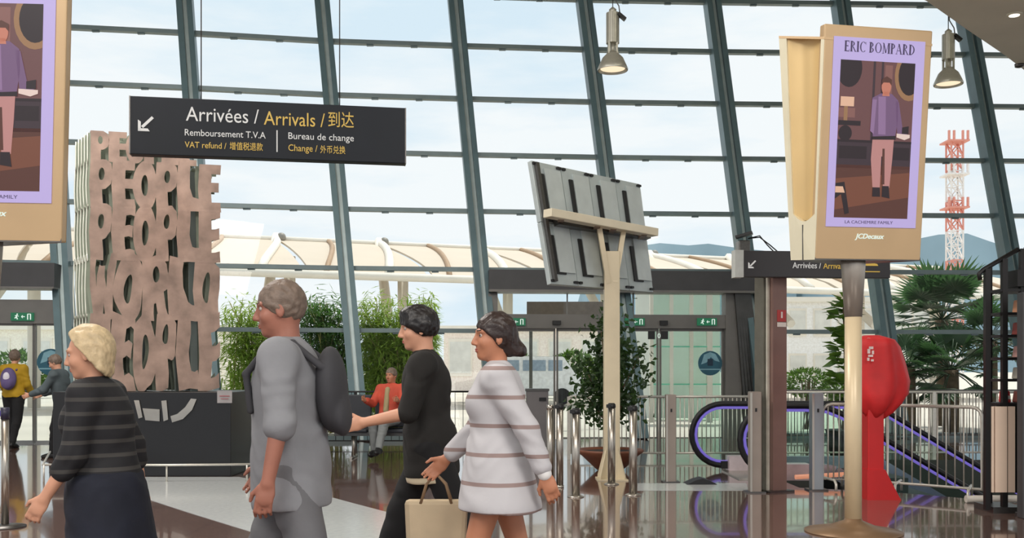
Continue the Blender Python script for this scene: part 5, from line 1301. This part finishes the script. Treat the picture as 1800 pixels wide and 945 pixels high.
def make_person(p, loc, rz, label, skin, vox=.0065, group=None, hands=True, feet_skin=True):
    o = SDF().join(p.torso(), p.headsdf())
    for sd in 'LR':
        o.join(p.arm(sd), p.leg(sd), p.foot(sd))
        if hands: o.join(p.hand(sd))
    v, f = o.mesh(vox); b = np_obj('person', v, f, skin, None, loc, rz); tag(b, label, 'person', group)
    for sg in (-1, 1):
        m = MB(); c = p.HP(.0745, sg*.032, .01); m.ball(c, .0122*p.q, 16, 12); e = m.build('eye', [EYEW, EYEB], None); e.parent = b
        ff = p.hf
        for pl_ in e.data.polygons:
            d = np.array(pl_.center)-c
            if d @ ff > .0085*p.q: pl_.material_index = 1
    m = SDF().ell(p.HP(.094, 0, -.0605), nv(.0095, .022, .0048)*p.q, p.HR(), .004).ell(p.HP(.093, 0, -.0705), nv(.0098, .019, .0055)*p.q, p.HR(), .004)
    v, f = m.mesh(.003*p.q); np_obj('lips', v, f, LIP, b)
    return b
from mathutils import noise
WR = dict(shirt=.0045, top=.0045, dress=.005, skirt=.007, shorts=.005, trousers=.005, jacket=.006, undershirt=.004)
def ruffle(v, f, amp, sc):
    """cloth folds or hair strands: push the surface along its normals by smooth noise"""
    tri = v[f]; n = np.cross(tri[:, 2]-tri[:, 0], tri[:, 3]-tri[:, 1]); N = np.zeros_like(v)
    for k in range(4): np.add.at(N, f[:, k], n)
    N /= np.linalg.norm(N, axis=1)[:, None]+1e-9
    d = np.array([noise.noise((p[0]*sc[0], p[1]*sc[1], p[2]*sc[2]+3*noise.noise((p[0]*4, p[1]*4, p[2]*4)))) for p in v]); return v+N*(amp*d)[:, None]
def wear(b, name, sdf, m, vox=.0075):
    v, f = sdf.mesh(vox)
    if name in WR: v = ruffle(v, f, WR[name]*1.6, (7, 7, 13))
    if name == 'hair': v = ruffle(v, f, .006, (30, 75, 30))
    return np_obj(name, v, f, m, b)
def hair(p, r=.014, fd=.02, n=(.78, -.62), low=-.085, extra=None):
    o = SDF(); q = p.q
    o.ell(p.HP(-.014, 0, .026), nv(.098+r, .077+r, .098+r)*q, p.HR(), .02)
    if extra: extra(o)
    nn = p.hf*n[0]+p.hu*n[1]; o.cut(nn, nn @ p.head+fd*q); o.cut(-p.hu, -(p.hu @ p.head)-low*q)
    return o
def brows(p, m, b):
    o = SDF()
    for sg in (-1, 1): o.cap(p.HP(.094, sg*.017, .035), p.HP(.08, sg*.047, .037), .0045*p.q, .0035*p.q, .004)
    wear(b, 'eyebrows', o, m, .0035)
def shirt(p, inf, hem, sleeves=.95, flare=0, collar=.578):
    o = p.torso().inflated(inf)
    for sd in 'LR': o.join(p.arm(sd, sleeves).inflated(inf*.62+.004))
    o.cap(p.neck-p.up*.05*p.q, p.neck, .07*p.q, .062*p.q, .03)
    h = p.P+p.up*hem*p.q; o.cut(-p.up, -(p.up @ h)); c = p.P+p.up*collar*p.q; o.cut(p.up, p.up @ c)
    return o
def trousers(p, inf, upto=1.95, waist=.14):
    o = p.torso().inflated(inf*.6); o.p = [x for x in o.p[:2]]
    for sd in 'LR': o.join(p.leg(sd, upto).inflated(inf))
    w_ = p.P+p.up*waist*p.q; o.cut(p.up, p.up @ w_); return o
def shoes(p, b, m, vox=.007):
    for sd in 'LR': wear(b, 'shoe', p.foot(sd).inflated(.007), m, vox)
def skirt(p, top, hem, r0, r1, bias=0):
    """flared garment below the waist: widths r0 at top to r1 at hem"""
    o = SDF(); n_ = 18
    for i in range(n_):
        t = i/(n_-1); z = top+(hem-top)*t; r = r0+(r1-r0)*t
        c = p.P+p.up*z*p.q+nv(bias*t, 0, 0); o.ell(c, nv(r*.8, r, .07)*p.q, p.R(), .05)
    h = p.P+p.up*hem*p.q; o.cut(-p.up, -(p.up @ h)); return o
def on_floor(x, k): Y = F/k; return (WX(x, Y), Y, 0)

# 1: fair-haired woman at the left
BLOND = mat('hair_blond', (198, 176, 138), .5, 0, .2, 30, .4); GREYH = mat('hair_grey_brown', (112, 96, 84), .55, 0, .25, 30, .4); DARKH = mat('hair_black', (22, 18, 18), .4, 0, .2, 30, .3); BROWNH = mat('hair_dark_brown', (44, 30, 26), .4, 0, .2, 30, .3)
def stripes(name, c1, c2, scale, axis=2, thr=.5, rough=.8):
    if name in MATS: return MATS[name]
    m = mat(name, c1, rough, 0, .08, 8, .15); n = m.node_tree; b = n.nodes['Principled BSDF']
    t = n.nodes.new('ShaderNodeTexCoord'); s = n.nodes.new('ShaderNodeSeparateXYZ'); mu = n.nodes.new('ShaderNodeMath'); mu.operation = 'MULTIPLY'; mu.inputs[1].default_value = scale
    fr = n.nodes.new('ShaderNodeMath'); fr.operation = 'FRACT'; gt = n.nodes.new('ShaderNodeMath'); gt.operation = 'GREATER_THAN'; gt.inputs[1].default_value = thr
    mx = n.nodes.new('ShaderNodeMix'); mx.data_type = 'RGBA'; mx.inputs['A'].default_value = lin(c1)+(1,); mx.inputs['B'].default_value = lin(c2)+(1,)
    n.links.new(t.outputs['Object'], s.inputs[0]); n.links.new(s.outputs[axis], mu.inputs[0]); n.links.new(mu.outputs[0], fr.inputs[0]); n.links.new(fr.outputs[0], gt.inputs[0]); n.links.new(gt.outputs[0], mx.inputs['Factor']); n.links.new(mx.outputs['Result'], b.inputs['Base Color']); return m
p = Person(1.56, lean=6, legL=(14, 10), legR=(-12, 16), armL=(6, 26, 9), armR=(-22, 12, 6), yaw=8, pitch=6, female=True, girth=1.3, footp=(0, -14))
b = make_person(p, on_floor(188, 385), PI, 'fair-haired person walking left in black top and long navy skirt, nearest the left edge', SKIN)
wear(b, 'hair', hair(p, .03, .0, (.8, -.45), -.15, lambda o: [o.ell(p.HP(-.03, sg*.055, -.07), nv(.06, .04, .085)*p.q, p.HR(), .03) for sg in (-1, 1)] and o.ell(p.HP(-.06, 0, -.06), nv(.05, .08, .09)*p.q, p.HR(), .03)), BLOND); brows(p, BLOND, b)
wear(b, 'top', shirt(p, .026, -.02, 1.35), stripes('striped_black_knit', (26, 26, 30), (62, 60, 58), 16, 2, .72))
wear(b, 'skirt', skirt(p, .06, -.66, .215, .29), mat('navy_cloth', (22, 26, 40), .85, 0, .15, 8, .3)); shoes(p, b, BLACK)

# 2: tall grey-haired man
p = Person(1.79, lean=2, legL=(-16, 14), legR=(20, 8), armL=(-6, 16, 17), armR=(10, 18, 14), yaw=6, pitch=5, girth=1.12, footp=(-16, 0))
b = make_person(p, on_floor(512, 388), PI, 'tall grey-haired person walking left in a loose grey shirt and grey shorts', SKINR)
wear(b, 'hair', hair(p, .009, .028, (.66, -.75), -.07), GREYH); brows(p, GREYH, b)
wear(b, 'shirt', shirt(p, .034, -.17, 1.05).join(skirt(p, .16, -.17, .165, .19).inflated(0)), mat('grey_cotton', (134, 135, 139), .85, 0, .1, 6, .35))
wear(b, 'shorts', trousers(p, .028, .9), mat('grey_shorts_cloth', (106, 106, 109), .85, 0, .1, 6, .35)); shoes(p, b, mat('shoe_brown', (82, 62, 48), .6))
m = SDF(); 
for sg in (-1, 1): m.cap(p.P+p.up*.49*p.q+p.lt*sg*.11*p.q+p.fw*.03, p.P+p.up*.12*p.q+p.lt*sg*.12*p.q-p.fw*.1, .02, .02, .01)
dk = mat('vest_charcoal', (58, 58, 62), .8, 0, .12, 6, .3)
bp = SDF().ell(p.P+p.up*.34*p.q-p.fw*.19*p.q, nv(.07, .14, .19)*p.q, p.R(), .03).ell(p.P+p.up*.22*p.q-p.fw*.235*p.q, nv(.04, .1, .09)*p.q, p.R(), .03)
for sg in (-1, 1):
    pts = [p.P+p.up*u*p.q+p.lt*sg*.115*p.q+p.fw*f_*p.q for u, f_ in ((.44, -.17), (.545, -.05), (.53, .06), (.42, .155), (.26, .14))]
    for a_, c_ in zip(pts[:-1], pts[1:]): bp.cap(a_, c_, .016*p.q, None, .01)
v, f = bp.mesh(.008); k = np_obj('backpack', v, f, dk, None, b.location, PI); tag(k, 'charcoal backpack worn by the tall grey-haired person', 'backpack')

# 3: dark-haired man in black
p = Person(1.78, lean=4, legL=(-24, 10), legR=(26, 6), armL=(16, 62, 10), armR=(-10, 30, 10), yaw=10, pitch=3, footp=(-24, 4))
b = make_person(p, on_floor(757, 292), PI, 'dark-haired person walking left in a black shirt and black trousers', SKIN)
wear(b, 'hair', hair(p, .02, .03, (.62, -.78), -.05, lambda o: o.ell(p.HP(.03, 0, .1), nv(.07, .065, .04)*p.q, p.HR(), .03)), DARKH); brows(p, DARKH, b)
wear(b, 'undershirt', shirt(p, .02, -.2, .6).join(skirt(p, .1, -.2, .15, .165)), mat('cream_cotton', (214, 200, 172), .8, 0, .06, 6, .2))
wear(b, 'shirt', shirt(p, .03, -.165, 1.0).join(skirt(p, .12, -.165, .155, .175)), mat('black_cotton', (28, 26, 24), .85, 0, .15, 6, .35))
wear(b, 'trousers', trousers(p, .022, 1.93), mat('black_trousers', (20, 20, 22), .85, 0, .12, 6, .3)); shoes(p, b, BLACK)

# 4: young woman in a pale striped shirt dress
p = Person(1.66, lean=-1, legL=(16, 6), legR=(-16, 22), armL=(-30, 8, 8), armR=(22, 24, 8), yaw=14, pitch=2, female=True, footp=(4, -20))
b = make_person(p, on_floor(873, 355), PI, 'dark-haired person with a low bun walking left in a pale striped shirt dress', SKIN2)
wear(b, 'hair', hair(p, .014, .026, (.72, -.68), -.1, lambda o: o.ell(p.HP(-.125, 0, -.075), nv(.05, .05, .05)*p.q, p.HR(), .03).ell(p.HP(-.08, 0, -.05), nv(.05, .055, .06)*p.q, p.HR(), .04)), BROWNH); brows(p, BROWNH, b)
dress = shirt(p, .026, -.02, 1.8); dress.cuts = dress.cuts[1:]
dress.join(skirt(p, .16, -.2, .155, .25, -.02)); hh = p.P+p.up*-.19*p.q; dress.cut(-p.up, -(p.up @ hh))
wear(b, 'dress', dress, stripes('pale_striped_cotton', (192, 190, 193), (148, 128, 124), 7.2, 2, .86))
m = SDF(); e, wr = p.arms['L'][1], p.arms['L'][2]; m.cap(wr-(wr-e)*.1, wr-(wr-e)*.02, .036, .034, .005); wear(b, 'cuff', m, mat('white_cuff', (230, 228, 226), .8), .006)
shoes(p, b, mat('shoe_white', (220, 216, 210), .5))
sh, e, wr, d2, sg, bb = p.arms['R']; hp = wr+d2*.1
bo = np.array(b.location); fx_ = lambda x, y, z: Vector((bo[0]-(hp[0]+x), bo[1]-(hp[1]+y), hp[2]+z))
k = empty('shoulder_bag', fx_(0, 0, -.4), 'beige tote bag hanging from the hand of the person in the striped dress', 'bag')
m = MB(); m.loft([fx_(x*.15-.02, y*.055-.02, -.42) for x, y in ((-1, -1), (1, -1), (1, 1), (-1, 1))], [fx_(x*.165-.02, y*.03-.02, -.14) for x, y in ((-1, -1), (1, -1), (1, 1), (-1, 1))]); m.build('body', mat('bag_beige', (206, 186, 154), .7, 0, .08, 6, .2), k, bevel=.025)
for y in (-.045, .005):
    m = MB(); m.tube([fx_(-.1, y, -.16), fx_(-.07, y*.5, -.06), fx_(-.02, 0, -.005), fx_(.03, y*.5, -.06), fx_(.06, y, -.16)], .008, 6); m.build('strap', mat('bag_strap', (150, 122, 92), .6), k)

# 5: yellow jacket and rucksack, seen from behind at the left doors
p = Person(1.72, lean=2, legL=(10, 6), legR=(-8, 14), armL=(6, 40, 10), armR=(6, 40, 10), female=True, footp=(0, -10))
b = make_person(p, (WX(24, 17.6), 17.6, 0), PI/2, 'person in mustard-yellow jacket and black trousers walking away at the left doors', SKIN, .009)
wear(b, 'hair', hair(p, .016, .02, (.8, -.5), -.1, lambda o: o.ell(p.HP(-.09, 0, .06), nv(.04, .04, .05)*p.q, p.HR(), .03)), GREYH, .009)
wear(b, 'jacket', shirt(p, .034, -.03, 1.85), mat('mustard_cloth', (176, 140, 26), .8, 0, .1, 6, .3), .009)
wear(b, 'trousers', trousers(p, .02, 1.95), mat('black_trousers', (20, 20, 22), .85), .009); shoes(p, b, BLACK, .009)
m = SDF().ell(p.P+p.up*.3*p.q-p.fw*.2*p.q, nv(.085, .14, .2)*p.q, p.R(), .03).ell(p.P+p.up*.22*p.q-p.fw*.26*p.q, nv(.05, .1, .1)*p.q, p.R(), .03)
for sg in (-1, 1): m.cap(p.P+p.up*.46*p.q+p.lt*sg*.1*p.q-p.fw*.12*p.q, p.P+p.up*.53*p.q+p.lt*sg*.1*p.q+p.fw*.04*p.q, .018, .018, .01)
v, f = m.mesh(.009); k = np_obj('backpack', v, f, mat('rucksack_purple_grey', (92, 78, 122), .7, 0, .15, 8, .2), None, b.location, PI/2); tag(k, 'purple-grey rucksack worn by the person in the yellow jacket', 'backpack')
m = MB(); c = p.P+p.up*.33*p.q-p.fw*.272*p.q; m.ball(c, (.035, .06, .085), 14, 8); e = m.build('pale_panel', mat('rucksack_patch', (216, 212, 222), .6), None); e.parent = k

# 6: seated person in red; 7: seated person behind the grey-haired man; 8: person by the left doors
p = Person(1.68, lean=-8, legL=(84, 62), legR=(80, 88), armL=(38, 62, 18), armR=(34, 70, 14), yaw=-10, pitch=10, girth=1.1, hz=.615)
b = make_person(p, (-1.91, 15.52, 0), -PI/2-.3, 'person in orange-red jacket sitting on the dark bench with arms folded', SKIN2, .009)
wear(b, 'hair', hair(p, .01, .026, (.66, -.75), -.06), GREYH, .009)
wear(b, 'jacket', shirt(p, .03, .0, 1.8), mat('orange_red_cloth', (190, 76, 56), .8, 0, .15, 5, .3), .009)
m = SDF().cap(p.P+p.up*.46*p.q+p.fw*.13, p.P+p.up*.12*p.q+p.fw*.15, .04, .045, .02); wear(b, 'shirt_front', m, mat('khaki_cloth', (160, 146, 110), .8), .009)
wear(b, 'trousers', trousers(p, .022, 1.95), mat('pale_grey_trousers', (126, 130, 130), .85, 0, .1, 6, .2), .009); shoes(p, b, BLACK, .009)
p = Person(1.66, lean=-6, legL=(82, 84), legR=(82, 84), armL=(20, 50, 8), armR=(20, 50, 8), yaw=15, pitch=5, hz=.6, female=True)
b = make_person(p, (WX(452, 16.4)+.29+.58, 16.35, 0), -PI/2, 'white-haired person sitting behind the tall grey-haired person, only the head showing', SKIN, .01)
wear(b, 'hair', hair(p, .02, .015, (.75, -.6), -.09), mat('hair_white', (206, 200, 188), .6), .01)
wear(b, 'top', shirt(p, .026, .0, 1.8), mat('dark_blue_top', (48, 56, 66), .8), .01); wear(b, 'trousers', trousers(p, .022, 1.95), mat('black_trousers', (20, 20, 22), .85), .01); shoes(p, b, BLACK, .01)
p = Person(1.62, lean=10, legL=(14, 8), legR=(-12, 14), armL=(30, 40, 8), armR=(30, 40, 8), yaw=0, pitch=15, footp=(0, -12))
b = make_person(p, (WX(112, 15.6), 15.6, 0), PI, 'person in a dark grey-blue jacket stooping by the left doors behind the fair-haired person', SKIN, .01)
wear(b, 'hair', hair(p, .014, .02), GREYH, .01)
wear(b, 'jacket', shirt(p, .032, -.05, 1.85), mat('slate_jacket', (74, 84, 88), .8, 0, .2, 6, .3), .01); wear(b, 'trousers', trousers(p, .022, 1.95), mat('black_trousers', (20, 20, 22), .85), .01); shoes(p, b, BLACK, .01)
